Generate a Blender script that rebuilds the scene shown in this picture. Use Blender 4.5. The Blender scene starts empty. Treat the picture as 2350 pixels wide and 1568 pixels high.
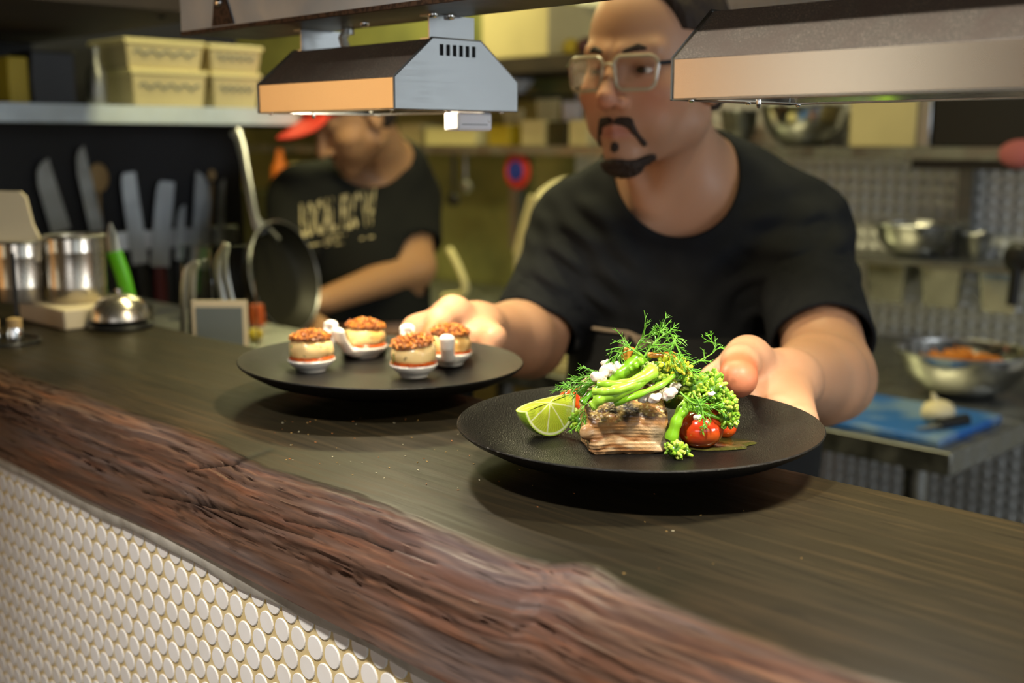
import bpy, math, random
import numpy as np
from mathutils import Vector, Matrix
random.seed(7); RNG = np.random.RandomState(7)
PI = math.pi
scene = bpy.context.scene
COL = scene.collection

# ------------------------------------------------------------------ camera
FPX = 2650.0; CX, CY = 1175.0, 784.0; CZ = 1.40; TH = math.radians(9.8)
cam_d = bpy.data.cameras.new('camera'); cam = bpy.data.objects.new('camera', cam_d); COL.objects.link(cam)
cam.location = (0, 0, CZ); cam.rotation_euler = (PI/2 - TH, 0, 0)
cam_d.sensor_width = 36.0; cam_d.lens = 36.0*FPX/2350.0; cam_d.clip_start = 0.02; cam_d.clip_end = 60
cam_d.dof.use_dof = True; cam_d.dof.focus_distance = 0.87; cam_d.dof.aperture_fstop = 4.3
scene.camera = cam
# ------------------------------------------------------------------ view / world
vs = scene.view_settings; vs.view_transform = 'Standard'; vs.look = 'None'; vs.gamma = 1.0; vs.exposure = 0.0; vs.use_curve_mapping = False
w = bpy.data.worlds.new('world'); scene.world = w; w.use_nodes = True
w.node_tree.nodes['Background'].inputs[0].default_value = (0.9, 0.75, 0.5, 1)
w.node_tree.nodes['Background'].inputs[1].default_value = 0.05

# frame of the bar: a runs along the counter (towards the camera's right), n runs across it into the kitchen
E1 = np.array([0.704, -0.710, 0.0]); E2 = np.array([0.710, 0.704, 0.0]); ANG = math.atan2(-0.710, 0.704)
def F(a, n, z): return E1*a + E2*n + np.array([0, 0, z])
def toF(p): return (p[0]*0.704 - p[1]*0.710, p[0]*0.710 + p[1]*0.704)
ST, CT = math.sin(TH), math.cos(TH)
def P(px, py, Z):
    dx = (px-CX)/FPX; dy = (CY-py)/FPX
    return np.array([dx*Z, (CT+dy*ST)*Z, CZ + (-ST+dy*CT)*Z])
def PZ(px, py, z):          # pixel ray met with the height z
    dy = (CY-py)/FPX
    return P(px, py, (z-CZ)/(-ST+dy*CT))
def PN(px, py, n):          # pixel ray met with the plane n = const
    q = P(px, py, 1.0); return P(px, py, n/(q[0]*0.710+q[1]*0.704))
def PA(px, py, a):
    q = P(px, py, 1.0); return P(px, py, a/(q[0]*0.704-q[1]*0.710))
TOP = CZ - 0.2485           # counter top

def area(name, loc, target, size, power, col, size_y=None, spread=None):
    d = bpy.data.lights.new(name, 'AREA'); d.energy = power; d.color = col; d.size = size
    if size_y: d.shape = 'RECTANGLE'; d.size_y = size_y
    if spread: d.spread = math.radians(spread)
    o = bpy.data.objects.new(name, d); COL.objects.link(o)
    o.location = Vector(loc); dr = Vector(target)-Vector(loc); o.rotation_euler = dr.to_track_quat('-Z', 'Y').to_euler()
    return o
# ------------------------------------------------------------------ lights
LG = dict(heat=3.0, heat2=2.7, win=14, kit1=26, kit2=36, kit3=42, warm_fill=75, down=175)
# heat lamp tubes (inside the two hoods)
l = area('heat_light', F(-0.90, 0.72, CZ+0.052), F(-0.90, 0.72, 0), 0.05, LG['heat'], (1.0, 0.87, 0.62), 0.014); l.rotation_euler = (0, 0, ANG)
l = area('heat_light', F(-0.33, 0.72, CZ+0.052), F(-0.33, 0.72, 0), 0.05, LG['heat2'], (1.0, 0.90, 0.70), 0.014); l.rotation_euler = (0, 0, ANG)
# daylight of the dining room window (right, behind the camera)
area('window_and_added_light', F(1.2, -2.7, 1.25), F(-0.6, 0.4, 0.9), 1.6, LG['win'], (0.95, 0.96, 1.0), 1.3)
# kitchen ceiling battens
area('kitchen_light', F(-1.3, 1.15, 2.53), F(-1.3, 1.3, 0), 1.2, LG['kit1'], (1.0, 0.90, 0.48), 0.25)
area('kitchen_light', F(-3.0, 2.1, 2.53), F(-3.0, 2.1, 0), 1.2, LG['kit2'], (0.96, 0.92, 0.42), 0.25)
area('window_and_added_light', F(3.1, 1.6, 1.55), F(-1.4, 2.2, 1.1), 1.3, LG['kit3'], (0.85, 0.93, 1.0), 1.0)  # cool light added from the right to brighten the back wall
def spot(name, loc, target, power, col, ang, blend, rad):
    d = bpy.data.lights.new(name, 'SPOT'); d.energy = power; d.color = col; d.spot_size = math.radians(ang); d.spot_blend = blend; d.shadow_soft_size = rad
    o = bpy.data.objects.new(name, d); COL.objects.link(o); o.location = Vector(loc); o.rotation_euler = (Vector(target)-Vector(loc)).to_track_quat('-Z', 'Y').to_euler(); return o
# spot added above the bar front to brighten the tiles
spot('added_tile_spot', F(-0.30, -0.35, 2.55), F(-0.45, 0.33, 0.9), LG['down'], (1.0, 0.95, 0.88), 56, 0.9, 0.05)
# warm light added to brighten the dining walls (left, behind the camera)
area('added_warm_light', F(-4.6, -2.3, 1.9), F(-5.2, -3.3, 1.3), 0.5, LG['warm_fill'], (1.0, 0.74, 0.45))

# ================================================================== materials
def mat(name, base, rough=0.5, metal=0.0, var=None, bump=None, attr=None, spec=None, trans=0.0, ior=1.45, coat=0.0, sss=0.0, emit=None, rvar=None, aniso=None, alpha=None, stretch=(1,1,1), sheen=0):
    m = bpy.data.materials.new(name); m.use_nodes = True; nt = m.node_tree; N = nt.nodes; L = nt.links
    b = N['Principled BSDF']; b.inputs['Base Color'].default_value = (*base, 1); b.inputs['Roughness'].default_value = rough; b.inputs['Metallic'].default_value = metal
    b.inputs['IOR'].default_value = ior
    if spec is not None: b.inputs['Specular IOR Level'].default_value = spec
    if trans: b.inputs['Transmission Weight'].default_value = trans
    if coat: b.inputs['Coat Weight'].default_value = coat; b.inputs['Coat Roughness'].default_value = 0.12
    if sheen: b.inputs['Sheen Weight'].default_value = sheen
    if sss:
        b.inputs['Subsurface Weight'].default_value = sss; b.inputs['Subsurface Radius'].default_value = (0.010, 0.004, 0.002); b.inputs['Subsurface Scale'].default_value = 1.0
    if emit: b.inputs['Emission Color'].default_value = (*emit[0], 1); b.inputs['Emission Strength'].default_value = emit[1]
    if alpha is not None: b.inputs['Alpha'].default_value = alpha
    tc = N.new('ShaderNodeTexCoord'); mp = N.new('ShaderNodeMapping'); mp.inputs['Scale'].default_value = stretch; L.new(tc.outputs['Object'], mp.inputs['Vector'])
    src = None
    if attr:
        at = N.new('ShaderNodeAttribute'); at.attribute_name = attr; src = at.outputs['Color']
    if var:                                   # list of (scale, colour, lo, hi[, detail])
        for v in (var if isinstance(var, list) else [var]):
            nz = N.new('ShaderNodeTexNoise'); nz.inputs['Scale'].default_value = v[0]; nz.inputs['Detail'].default_value = v[4] if len(v) > 4 else 4
            L.new(mp.outputs[0], nz.inputs['Vector'])
            r = N.new('ShaderNodeMapRange'); r.inputs[1].default_value = v[2]; r.inputs[2].default_value = v[3]; L.new(nz.outputs[0], r.inputs[0])
            mx = N.new('ShaderNodeMix'); mx.data_type = 'RGBA'; L.new(r.outputs[0], mx.inputs[0])
            if src is None: mx.inputs[6].default_value = (*base, 1)
            else: L.new(src, mx.inputs[6])
            mx.inputs[7].default_value = (*v[1], 1); src = mx.outputs[2]
    if src is not None: L.new(src, b.inputs['Base Color'])
    if rvar:
        nz = N.new('ShaderNodeTexNoise'); nz.inputs['Scale'].default_value = rvar[0]; L.new(mp.outputs[0], nz.inputs['Vector'])
        r = N.new('ShaderNodeMapRange'); r.inputs[1].default_value = 0.35; r.inputs[2].default_value = 0.65; r.inputs[3].default_value = rvar[1]; r.inputs[4].default_value = rvar[2]
        L.new(nz.outputs[0], r.inputs[0]); L.new(r.outputs[0], b.inputs['Roughness'])
    if bump:
        prev = None
        for bp in (bump if isinstance(bump, list) else [bump]):
            nz = N.new('ShaderNodeTexNoise'); nz.inputs['Scale'].default_value = bp[0]; nz.inputs['Detail'].default_value = 3; L.new(mp.outputs[0], nz.inputs['Vector'])
            bm_ = N.new('ShaderNodeBump'); bm_.inputs['Strength'].default_value = bp[1]; bm_.inputs['Distance'].default_value = bp[2]; L.new(nz.outputs[0], bm_.inputs['Height'])
            if prev: L.new(prev, bm_.inputs['Normal'])
            prev = bm_.outputs[0]
        L.new(prev, b.inputs['Normal'])
    return m

M = {}
M['steel'] = mat('brushed_steel', (0.52, 0.53, 0.53), 0.34, 1.0, rvar=(60, 0.30, 0.36), bump=(400, 0.03, 0.0001), stretch=(1, 1, 14))
M['steel_v'] = mat('brushed_steel_grained', (0.50, 0.52, 0.53), 0.3, 1.0, rvar=(70, 0.28, 0.34), bump=(400, 0.03, 0.0001), stretch=(0.6, 0.6, 9))
M['steel_dark'] = mat('dull_steel', (0.30, 0.30, 0.28), 0.42, 1.0, rvar=(20, 0.35, 0.55))
M['chrome'] = mat('polished_steel', (0.74, 0.73, 0.70), 0.13, 1.0, rvar=(15, 0.08, 0.2))
M['dusty'] = mat('dusty_brown_steel', (0.17, 0.145, 0.115), 0.8, 0.05, var=[(900, (0.40, 0.33, 0.25), 0.52, 0.75, 1), (45, (0.18, 0.14, 0.11), 0.4, 0.7)], bump=(700, 0.6, 0.0008))
M['galv'] = mat('galvanised_steel', (0.60, 0.68, 0.72), 0.45, 0.1, var=(18, (0.52, 0.59, 0.63), 0.4, 0.7), rvar=(30, 0.3, 0.5))
M['rust'] = mat('rusty_edge', (0.13, 0.075, 0.045), 0.7, 0.3, var=(200, (0.05, 0.03, 0.02), 0.45, 0.6))
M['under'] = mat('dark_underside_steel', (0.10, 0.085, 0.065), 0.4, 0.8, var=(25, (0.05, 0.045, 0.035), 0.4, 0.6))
M['pan'] = mat('seasoned_dark_pan', (0.022, 0.020, 0.012), 0.5, 0.3)
M['slot_shade'] = mat('painted_slot_shade', (0.004, 0.004, 0.004), 0.8)  # black that paints the shade inside the vent slots
M['plate'] = mat('matt_black_stoneware', (0.006, 0.0055, 0.005), 0.30, 0.0, var=(1400, (0.018, 0.015, 0.013), 0.60, 0.70, 1), bump=[(900, 0.8, 0.0010)], spec=0.22)
M['porcelain'] = mat('white_porcelain', (0.80, 0.76, 0.70), 0.14, coat=0.5, sss=0.05)
M['skin'] = mat('skin', (0.62, 0.36, 0.25), 0.46, attr='Col', bump=(500, 0.15, 0.0006), sss=0.12, spec=0.4)
M['shirt'] = mat('black_cotton', (0.009, 0.010, 0.012), 0.9, var=(30, (0.013, 0.014, 0.016), 0.4, 0.7), bump=(900, 0.3, 0.0006), spec=0.2)
M['shirt2'] = mat('faded_black_cotton', (0.016, 0.016, 0.013), 0.9, spec=0.2)
M['apron'] = mat('black_apron_cloth', (0.006, 0.006, 0.006), 0.85, bump=(1200, 0.3, 0.0005))
M['string'] = mat('beige_apron_string', (0.33, 0.25, 0.17), 0.9)
M['denim'] = mat('black_denim', (0.012, 0.014, 0.018), 0.9)
M['hair'] = mat('dark_hair', (0.028, 0.016, 0.010), 0.75, bump=(260, 0.8, 0.003), stretch=(1, 1, 0.25))
M['eye'] = mat('eye', (0.6, 0.55, 0.5), 0.1, attr='Col')
M['lens'] = mat('spectacle_lens', (1, 1, 1), 0.0, trans=1.0, ior=1.12, spec=0.5)
M['frame'] = mat('pale_clear_frame', (0.62, 0.52, 0.36), 0.2, coat=0.6, trans=0.25)
M['temple'] = mat('black_temple', (0.012, 0.018, 0.028), 0.25)
M['cap'] = mat('red_cap_cloth', (0.72, 0.055, 0.03), 0.8)
M['print'] = mat('cream_shirt_print', (0.75, 0.62, 0.33), 0.8)
M['black'] = mat('black_plastic', (0.010, 0.010, 0.010), 0.35)
M['blackwall'] = mat('black_panel', (0.006, 0.006, 0.008), 0.6)
M['cream'] = mat('cream_plastic', (0.62, 0.52, 0.27), 0.45, var=(4, (0.5, 0.42, 0.22), 0.4, 0.7))
M['lid'] = mat('pale_lid', (0.75, 0.66, 0.32), 0.35)
M['paper'] = mat('cream_card', (0.62, 0.52, 0.36), 0.8)
M['yellow'] = mat('yellow_plastic', (0.50, 0.36, 0.02), 0.5)
M['greenp'] = mat('green_handle', (0.10, 0.42, 0.01), 0.35)
M['redp'] = mat('red_plastic', (0.50, 0.03, 0.02), 0.4)
M['darkred'] = mat('dark_red_handle', (0.06, 0.008, 0.010), 0.4)
M['bluep'] = mat('blue_plastic', (0.01, 0.03, 0.25), 0.4)
M['board'] = mat('blue_cutting_board', (0.02, 0.13, 0.45), 0.45, var=(9, (0.16, 0.26, 0.42), 0.5, 0.65))
M['whitep'] = mat('white_plastic', (0.78, 0.76, 0.80), 0.32)
M['wood'] = mat('pale_wood', (0.45, 0.30, 0.13), 0.6, var=(14, (0.3, 0.18, 0.07), 0.4, 0.7), stretch=(1, 1, 0.2))
M['garlic'] = mat('garlic_skin', (0.72, 0.62, 0.40), 0.6)
M['card'] = mat('grey_card', (0.13, 0.15, 0.15), 0.7)
M['acrylic'] = mat('clear_acrylic', (0.95, 0.97, 0.95), 0.03, trans=1.0, ior=1.2)
M['blade'] = mat('knife_steel', (0.42, 0.44, 0.45), 0.42, 0.85, rvar=(30, 0.35, 0.5))
M['olive'] = mat('painted_green_steel', (0.36, 0.36, 0.12), 0.45, 0.2, var=(2.5, (0.13, 0.14, 0.05), 0.35, 0.7), rvar=(5, 0.3, 0.6))
M['olive2'] = mat('dark_olive_panel', (0.07, 0.07, 0.03), 0.4, 0.5, var=(3, (0.03, 0.03, 0.015), 0.4, 0.6))
M['timber_dark'] = mat('dark_stained_timber', (0.022, 0.013, 0.008), 0.7, var=(10, (0.04, 0.024, 0.014), 0.4, 0.7), stretch=(0.2, 1, 1))
M['carrot'] = mat('shredded_carrot', (0.70, 0.25, 0.03), 0.5)
M['concrete'] = mat('dark_floor', (0.03, 0.028, 0.025), 0.5, var=(3, (0.05, 0.045, 0.04), 0.4, 0.6))
M['ceil'] = mat('dark_ceiling', (0.06, 0.055, 0.045), 0.8)
M['plaster'] = mat('warm_brown_plaster', (0.52, 0.36, 0.21), 0.8, var=(2, (0.42, 0.29, 0.17), 0.4, 0.7))
M['trim'] = mat('grey_silicone_trim', (0.46, 0.43, 0.37), 0.6, var=(40, (0.30, 0.27, 0.22), 0.45, 0.7), bump=(120, 0.3, 0.001))
M['tile'] = mat('white_penny_tile', (0.86, 0.83, 0.79), 0.18, var=(25, (0.80, 0.76, 0.70), 0.4, 0.7))
M['grout'] = mat('yellowed_grout', (0.60, 0.46, 0.21), 0.85, var=(60, (0.68, 0.56, 0.32), 0.4, 0.7))
M['tube'] = mat('glowing_heat_tube', (1, 0.6, 0.3), 0.4, emit=((1.0, 0.75, 0.42), 6.0))
M['batten'] = mat('light_batten', (1, 1, 1), 0.4, emit=((1.0, 0.92, 0.6), 3.0))
M['daypane'] = mat('daylit_window_pane', (0.8, 0.9, 1), 0.3, emit=((0.75, 0.88, 1.0), 1.0))
M['daypane2'] = mat('sunlit_window_pane', (1, 1, 0.9), 0.3, emit=((1.0, 0.98, 0.80), 2.2))
M['conduit'] = mat('braided_conduit', (0.55, 0.53, 0.45), 0.4, 0.7, bump=(700, 0.8, 0.002))

# ================================================================== mesh helpers
class MB:
    def __init__(s): s.v = []; s.f = []; s.n = 0; s.c = []; s.mi = []; s.cm = 0
    def add(s, v, f, col=None):
        v = np.asarray(v, float); s.v.append(v)
        s.f += [tuple(int(i)+s.n for i in q) for q in f]; s.mi += [s.cm]*len(f)
        if col is not None:
            c = np.asarray(col, float)
            if c.ndim == 1: c = np.tile(c, (len(v), 1))
            s.c.append(c)
        else: s.c.append(np.tile(np.array([0.5, 0.5, 0.5]), (len(v), 1)))
        s.n += len(v)
    def box(s, c, d, R=None):
        d = np.asarray(d, float)/2; v = np.array([[x, y, z] for x in (-1, 1) for y in (-1, 1) for z in (-1, 1)])*d
        if R is not None: v = v @ np.asarray(R).T
        s.add(v+np.asarray(c), [(0, 1, 3, 2), (4, 6, 7, 5), (0, 4, 5, 1), (2, 3, 7, 6), (0, 2, 6, 4), (1, 5, 7, 3)])
    def fbox(s, a0, a1, n0, n1, z0, z1):
        v = [F(a, n, z) for a in (a0, a1) for n in (n0, n1) for z in (z0, z1)]
        s.add(v, [(0, 1, 3, 2), (4, 6, 7, 5), (0, 4, 5, 1), (2, 3, 7, 6), (0, 2, 6, 4), (1, 5, 7, 3)])
    def tube(s, pts, r, k=10, cap=True, col=None, flat=None):
        pts = [np.asarray(p, float) for p in pts]; n = len(pts)
        if np.isscalar(r): r = [r]*n
        T = [pts[min(i+1, n-1)]-pts[max(i-1, 0)] for i in range(n)]; T = [t/(np.linalg.norm(t)+1e-12) for t in T]
        up = np.array([0, 0, 1.0]) if abs(T[0][2]) < 0.9 else np.array([1.0, 0, 0])
        if flat is not None: up = np.asarray(flat[1], float)
        V = []; X = np.cross(up, T[0]); X /= np.linalg.norm(X)+1e-12
        for i in range(n):
            X = X-T[i]*np.dot(X, T[i]); X /= np.linalg.norm(X)+1e-12; Y = np.cross(T[i], X)
            fy = flat[0] if flat is not None else 1.0
            for j in range(k):
                t = 2*PI*j/k; V.append(pts[i]+r[i]*(math.cos(t)*X+math.sin(t)*Y*fy))
        Fc = [(i*k+j, i*k+(j+1) % k, (i+1)*k+(j+1) % k, (i+1)*k+j) for i in range(n-1) for j in range(k)]
        if cap: Fc += [tuple(range(k-1, -1, -1)), tuple((n-1)*k+j for j in range(k))]
        s.add(V, Fc, col)
    def lathe(s, prof, c=(0, 0, 0), k=64, R=None, col=None):
        prof = np.asarray(prof, float); V = []
        for r, z in prof:
            for j in range(k):
                t = 2*PI*j/k; V.append((r*math.cos(t), r*math.sin(t), z))
        V = np.array(V)
        if R is not None: V = V @ np.asarray(R).T
        n = len(prof)
        Fc = [(i*k+j, i*k+(j+1) % k, (i+1)*k+(j+1) % k, (i+1)*k+j) for i in range(n-1) for j in range(k)]
        if prof[0][0] < 1e-3 or prof[0][0] >= 1e-3: Fc.append(tuple(range(k-1, -1, -1)))
        Fc.append(tuple((n-1)*k+j for j in range(k)))
        s.add(V+np.asarray(c), Fc, col)
    def sph(s, c, r, R=None, k=12, m=8, col=None, jit=0.0):
        r = np.ones(3)*r if np.isscalar(r) else np.asarray(r, float)
        V = [(0, 0, 1.0)]
        for i in range(1, m):
            p = PI*i/m
            for j in range(k): t = 2*PI*j/k; V.append((math.sin(p)*math.cos(t), math.sin(p)*math.sin(t), math.cos(p)))
        V.append((0, 0, -1.0)); V = np.array(V)
        if jit: V = V*(1+jit*(RNG.rand(len(V), 1)-0.5))
        V = V*r
        if R is not None: V = V @ np.asarray(R).T
        Fc = [(0, 1+j, 1+(j+1) % k) for j in range(k)]
        for i in range(m-2):
            b = 1+i*k; Fc += [(b+j, b+k+j, b+k+(j+1) % k, b+(j+1) % k) for j in range(k)]
        b = 1+(m-2)*k; e = len(V)-1; Fc += [(b+j, e, b+(j+1) % k) for j in range(k)]
        s.add(V+np.asarray(c), Fc, col)
    def prism(s, poly, ax0, ax1):         # poly: list of 3D points, extruded by vector
        poly = np.asarray(poly, float); k = len(poly); ax0 = np.asarray(ax0, float); ax1 = np.asarray(ax1, float)
        s.add(np.vstack([poly+ax0, poly+ax1]), [tuple(range(k-1, -1, -1)), tuple(range(k, 2*k))]+[(j, (j+1) % k, k+(j+1) % k, k+j) for j in range(k)])
    def grid(s, G, col=None, closeu=False):
        n, m = G.shape[:2]
        s.add(G.reshape(-1, 3), [(i*m+j, i*m+j+1, (i+1)*m+j+1, (i+1)*m+j) for i in range(n-1) for j in range(m-1)], None if col is None else col.reshape(-1, 3))

def link(name, verts, faces, m, parent=None, smooth=True, sharp=38, bevel=0, col=None, loc=None, rotz=0, mi=None):
    """one mesh object; world-space vertices are stored relative to the parent's (or its own) base"""
    verts = np.asarray(verts, float)
    base = np.array(parent['_b']) if parent is not None else (np.asarray(loc, float) if loc is not None else np.array([*(verts.min(0)+verts.max(0))[:2]/2, verts[:, 2].min()]))
    v = verts-base
    if rotz: c_, s_ = math.cos(-rotz), math.sin(-rotz); v = np.stack([v[:, 0]*c_-v[:, 1]*s_, v[:, 0]*s_+v[:, 1]*c_, v[:, 2]], 1)
    me = bpy.data.meshes.new(name); me.from_pydata(v.tolist(), [], [tuple(int(i) for i in q) for q in faces]); me.validate(); me.update()
    if mi is not None and len(mi) == len(me.polygons): me.polygons.foreach_set('material_index', list(mi))
    for mm in (m if isinstance(m, list) else [m]): me.materials.append(mm)
    if smooth:
        me.polygons.foreach_set('use_smooth', [True]*len(me.polygons)); me.set_sharp_from_angle(angle=math.radians(sharp))
    if col is not None and len(col) == len(me.vertices):
        at = me.color_attributes.new('Col', 'FLOAT_COLOR', 'POINT'); c4 = np.ones((len(col), 4)); c4[:, :3] = np.clip(col, 0, 1); at.data.foreach_set('color', c4.ravel())
    o = bpy.data.objects.new(name, me); COL.objects.link(o)
    if parent is not None:
        o.parent = parent
        if parent.type == 'MESH': o['_b'] = list(base)
    else: o.location = base; o.rotation_euler = (0, 0, rotz)
    o['_b'] = list(base)
    if bevel:
        bv = o.modifiers.new('bevel', 'BEVEL'); bv.width = bevel; bv.segments = 2; bv.limit_method = 'ANGLE'; bv.angle_limit = 0.7
    return o
def obj(name, mb, m, parent=None, **k):
    return link(name, np.vstack(mb.v), mb.f, m, parent, col=np.vstack(mb.c), mi=mb.mi if isinstance(m, list) else None, **k)
def thing(name, label, cat, base, group=None):
    o = bpy.data.objects.new(name, None); o.empty_display_size = 0.05; COL.objects.link(o); o.location = [float(x) for x in base]; o['_b'] = [float(x) for x in base]
    o['label'] = label; o['category'] = cat
    if group: o['group'] = group
    return o
def tag(o, label, cat, group=None, kind=None):
    o['label'] = label; o['category'] = cat
    if group: o['group'] = group
    if kind: o['kind'] = kind
    return o
def struct(o): o['kind'] = 'structure'; return o
def rot(ax, ang): return np.array(Matrix.Rotation(ang, 3, Vector(ax)))
def RZ(t): return rot((0, 0, 1), t)
RF = np.stack([E1, E2, np.array([0, 0, 1.0])], 1)       # columns: bar frame
def frame_from(y, up=(0, 0, 1)):
    y = np.asarray(y, float); y = y/np.linalg.norm(y); x = np.cross(y, up); x /= np.linalg.norm(x); z = np.cross(x, y); return np.stack([x, y, z], 1)

# ================================================================== implicit surfaces
def sd_cap(p, a, b, ra, rb):
    a = np.asarray(a, float); b = np.asarray(b, float); ba = b-a; h = np.clip(((p-a)@ba)/(ba@ba+1e-12), 0, 1)
    return np.linalg.norm(p-a-h[:, None]*ba, axis=1)-(ra+(rb-ra)*h)
def sd_ell(p, c, r, R=None):
    q = p-np.asarray(c, float)
    if R is not None: q = q@np.asarray(R)
    r = np.asarray(r, float); k0 = np.linalg.norm(q/r, axis=1); k1 = np.linalg.norm(q/(r*r), axis=1)+1e-9
    return k0*(k0-1)/k1
def smin(a, b, k): h = np.clip(0.5+0.5*(b-a)/k, 0, 1); return b+(a-b)*h-k*h*(1-h)
def smax(a, b, k): return -smin(-a, -b, k)
def wob(p, f, ph=0.0):
    x, y, z = p[:, 0]*f, p[:, 1]*f, p[:, 2]*f
    return (np.sin(x+1.7*np.sin(y*0.8+ph)+ph)*np.sin(y*1.1+1.3*np.sin(z*0.9+ph*2)+2.1*ph)+np.sin(z*1.2+1.5*np.sin(x*0.7)+ph*1.3)*np.cos(y*0.7+ph))/2
def nets(fn, lo, hi, h, B=8, marg=1.6):
    lo = np.asarray(lo, float); hi = np.asarray(hi, float); nb = np.ceil((hi-lo)/(h*B)).astype(int)+1; nn = nb*B
    G = np.full(tuple(nn), 1.0, np.float32)
    ii = np.stack(np.meshgrid(*[np.arange(k) for k in nb], indexing='ij'), -1).reshape(-1, 3)
    cen = lo+(ii*B+B/2-0.5)*h; dc = fn(cen)
    off = np.stack(np.meshgrid(*[np.arange(B)]*3, indexing='ij'), -1).reshape(-1, 3)
    thr = B*h*0.87*marg
    for i0 in np.where(dc < 0)[0]:
        b = ii[i0]*B; G[b[0]:b[0]+B, b[1]:b[1]+B, b[2]:b[2]+B] = -1
    act = np.where(np.abs(dc) < thr)[0]; CH = 400
    for s0 in range(0, len(act), CH):
        aa = act[s0:s0+CH]; pts = (lo+(ii[aa][:, None, :]*B+off[None])*h).reshape(-1, 3); d = fn(pts).reshape(len(aa), B, B, B)
        for q, i0 in enumerate(aa):
            b = ii[i0]*B; G[b[0]:b[0]+B, b[1]:b[1]+B, b[2]:b[2]+B] = d[q]
    S = G < 0
    s = S[:-1, :-1, :-1].astype(np.uint8)
    for dx in (0, 1):
        for dy in (0, 1):
            for dz in (0, 1):
                if dx+dy+dz: s = s+S[dx:S.shape[0]-1+dx, dy:S.shape[1]-1+dy, dz:S.shape[2]-1+dz]
    mixed = (s > 0) & (s < 8); cells = np.argwhere(mixed); idx = np.full(mixed.shape, -1, np.int32); idx[mixed] = np.arange(len(cells))
    cs = [(dx, dy, dz) for dx in (0, 1) for dy in (0, 1) for dz in (0, 1)]
    val = {c: G[cells[:, 0]+c[0], cells[:, 1]+c[1], cells[:, 2]+c[2]] for c in cs}
    acc = np.zeros((len(cells), 3)); cnt = np.zeros(len(cells))
    for c in cs:
        for ax in range(3):
            if c[ax] == 0:
                d = list(c); d[ax] = 1; d = tuple(d); va, vb = val[c], val[d]; m_ = (va < 0) != (vb < 0)
                t = np.where(m_, va/(va-vb+1e-20), 0); pt = np.array(c, float)[None]+0*acc; pt[:, ax] += t
                acc += np.where(m_[:, None], pt, 0); cnt += m_
    V = lo+(cells+acc/cnt[:, None])*h
    faces = []
    for ax in range(3):
        A = S; sl0 = [slice(None)]*3; sl1 = [slice(None)]*3; sl0[ax] = slice(0, -1); sl1[ax] = slice(1, None)
        ch = A[tuple(sl0)] != A[tuple(sl1)]; e = np.argwhere(ch); o1, o2 = [(1, 2), (2, 0), (0, 1)][ax]
        ok = (e[:, o1] > 0) & (e[:, o2] > 0) & (e[:, o1] < A.shape[o1]-1) & (e[:, o2] < A.shape[o2]-1); e = e[ok]
        q = []
        for d1, d2 in ((-1, -1), (0, -1), (0, 0), (-1, 0)):
            t = e.copy(); t[:, o1] += d1; t[:, o2] += d2; q.append(idx[t[:, 0], t[:, 1], t[:, 2]])
        q = np.stack(q, 1); inside = A[e[:, 0], e[:, 1], e[:, 2]]; q[~inside] = q[~inside][:, ::-1]; faces.append(q[(q >= 0).all(1)])
    return V, np.vstack(faces)
def implicit(name, fn, lo, hi, h, m, parent=None, colfn=None, smooth_it=0, **k):
    V, Fc = nets(fn, lo, hi, h, **({'B': k.pop('B')} if 'B' in k else {}))
    # pull the vertices onto the surface once
    e = h*0.5; d = fn(V); g = np.stack([fn(V+np.eye(3)[i]*e)-fn(V-np.eye(3)[i]*e) for i in range(3)], 1)/(2*e)
    V = V-g*(np.clip(d, -h, h)/(np.maximum((g*g).sum(1), 0.25)))[:, None]
    return link(name, V, Fc, m, parent, sharp=80, col=None if colfn is None else colfn(V), **k)

# ================================================================== the room
def vnoise(x, y, seed=0):
    r = np.random.RandomState(seed); T = r.rand(256, 256); xi = np.floor(x).astype(int); yi = np.floor(y).astype(int); fx = x-xi; fy = y-yi
    fx = fx*fx*(3-2*fx); fy = fy*fy*(3-2*fy); g = lambda i, j: T[i % 256, j % 256]
    return (g(xi, yi)*(1-fx)+g(xi+1, yi)*fx)*(1-fy)+(g(xi, yi+1)*(1-fx)+g(xi+1, yi+1)*fx)*fy
def fbm(x, y, seed=0, o=4): return sum(vnoise(x*2**i, y*2**i, seed+i)/2**i for i in range(o))/sum(1/2**i for i in range(o))-0.5

def slab(name, a0, a1, n0, n1, z0, z1, m):
    b = MB(); b.fbox(a0, a1, n0, n1, z0, z1); return struct(obj(name, b, m, smooth=False))
AL, AR, NB, NW = -6.2, 3.2, -3.4, 2.85
slab('floor', AL, AR, NB, NW, -0.05, 0, M['concrete'])
slab('ceiling', AL, AR, NB, NW, 2.62, 2.7, M['ceil'])
slab('wall_left', AL-0.1, AL, 0.3, NW, 0, 2.62, M['olive']); slab('wall_left_dining', AL-0.1, AL, NB, 0.3, 0, 2.62, M['plaster'])
fw = MB(); fw.fbox(AL, -2.95, NB-0.1, NB, 0, 2.62); fw.fbox(-2.45, AR, NB-0.1, NB, 0, 2.62); fw.fbox(-2.95, -2.45, NB-0.1, NB, 0, 0.9); fw.fbox(-2.95, -2.45, NB-0.1, NB, 2.3, 2.62); struct(obj('wall_front', fw, M['plaster'], smooth=False))
fw = MB(); fw.fbox(-2.95, -2.45, NB-0.06, NB-0.04, 0.9, 2.3); struct(obj('window_3', fw, M['daypane2'], smooth=False)); fw = MB(); fw.fbox(-2.73, -2.70, NB-0.05, NB, 0.9, 2.3); struct(obj('trim_2', fw, M['timber_dark'], smooth=False))
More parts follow.
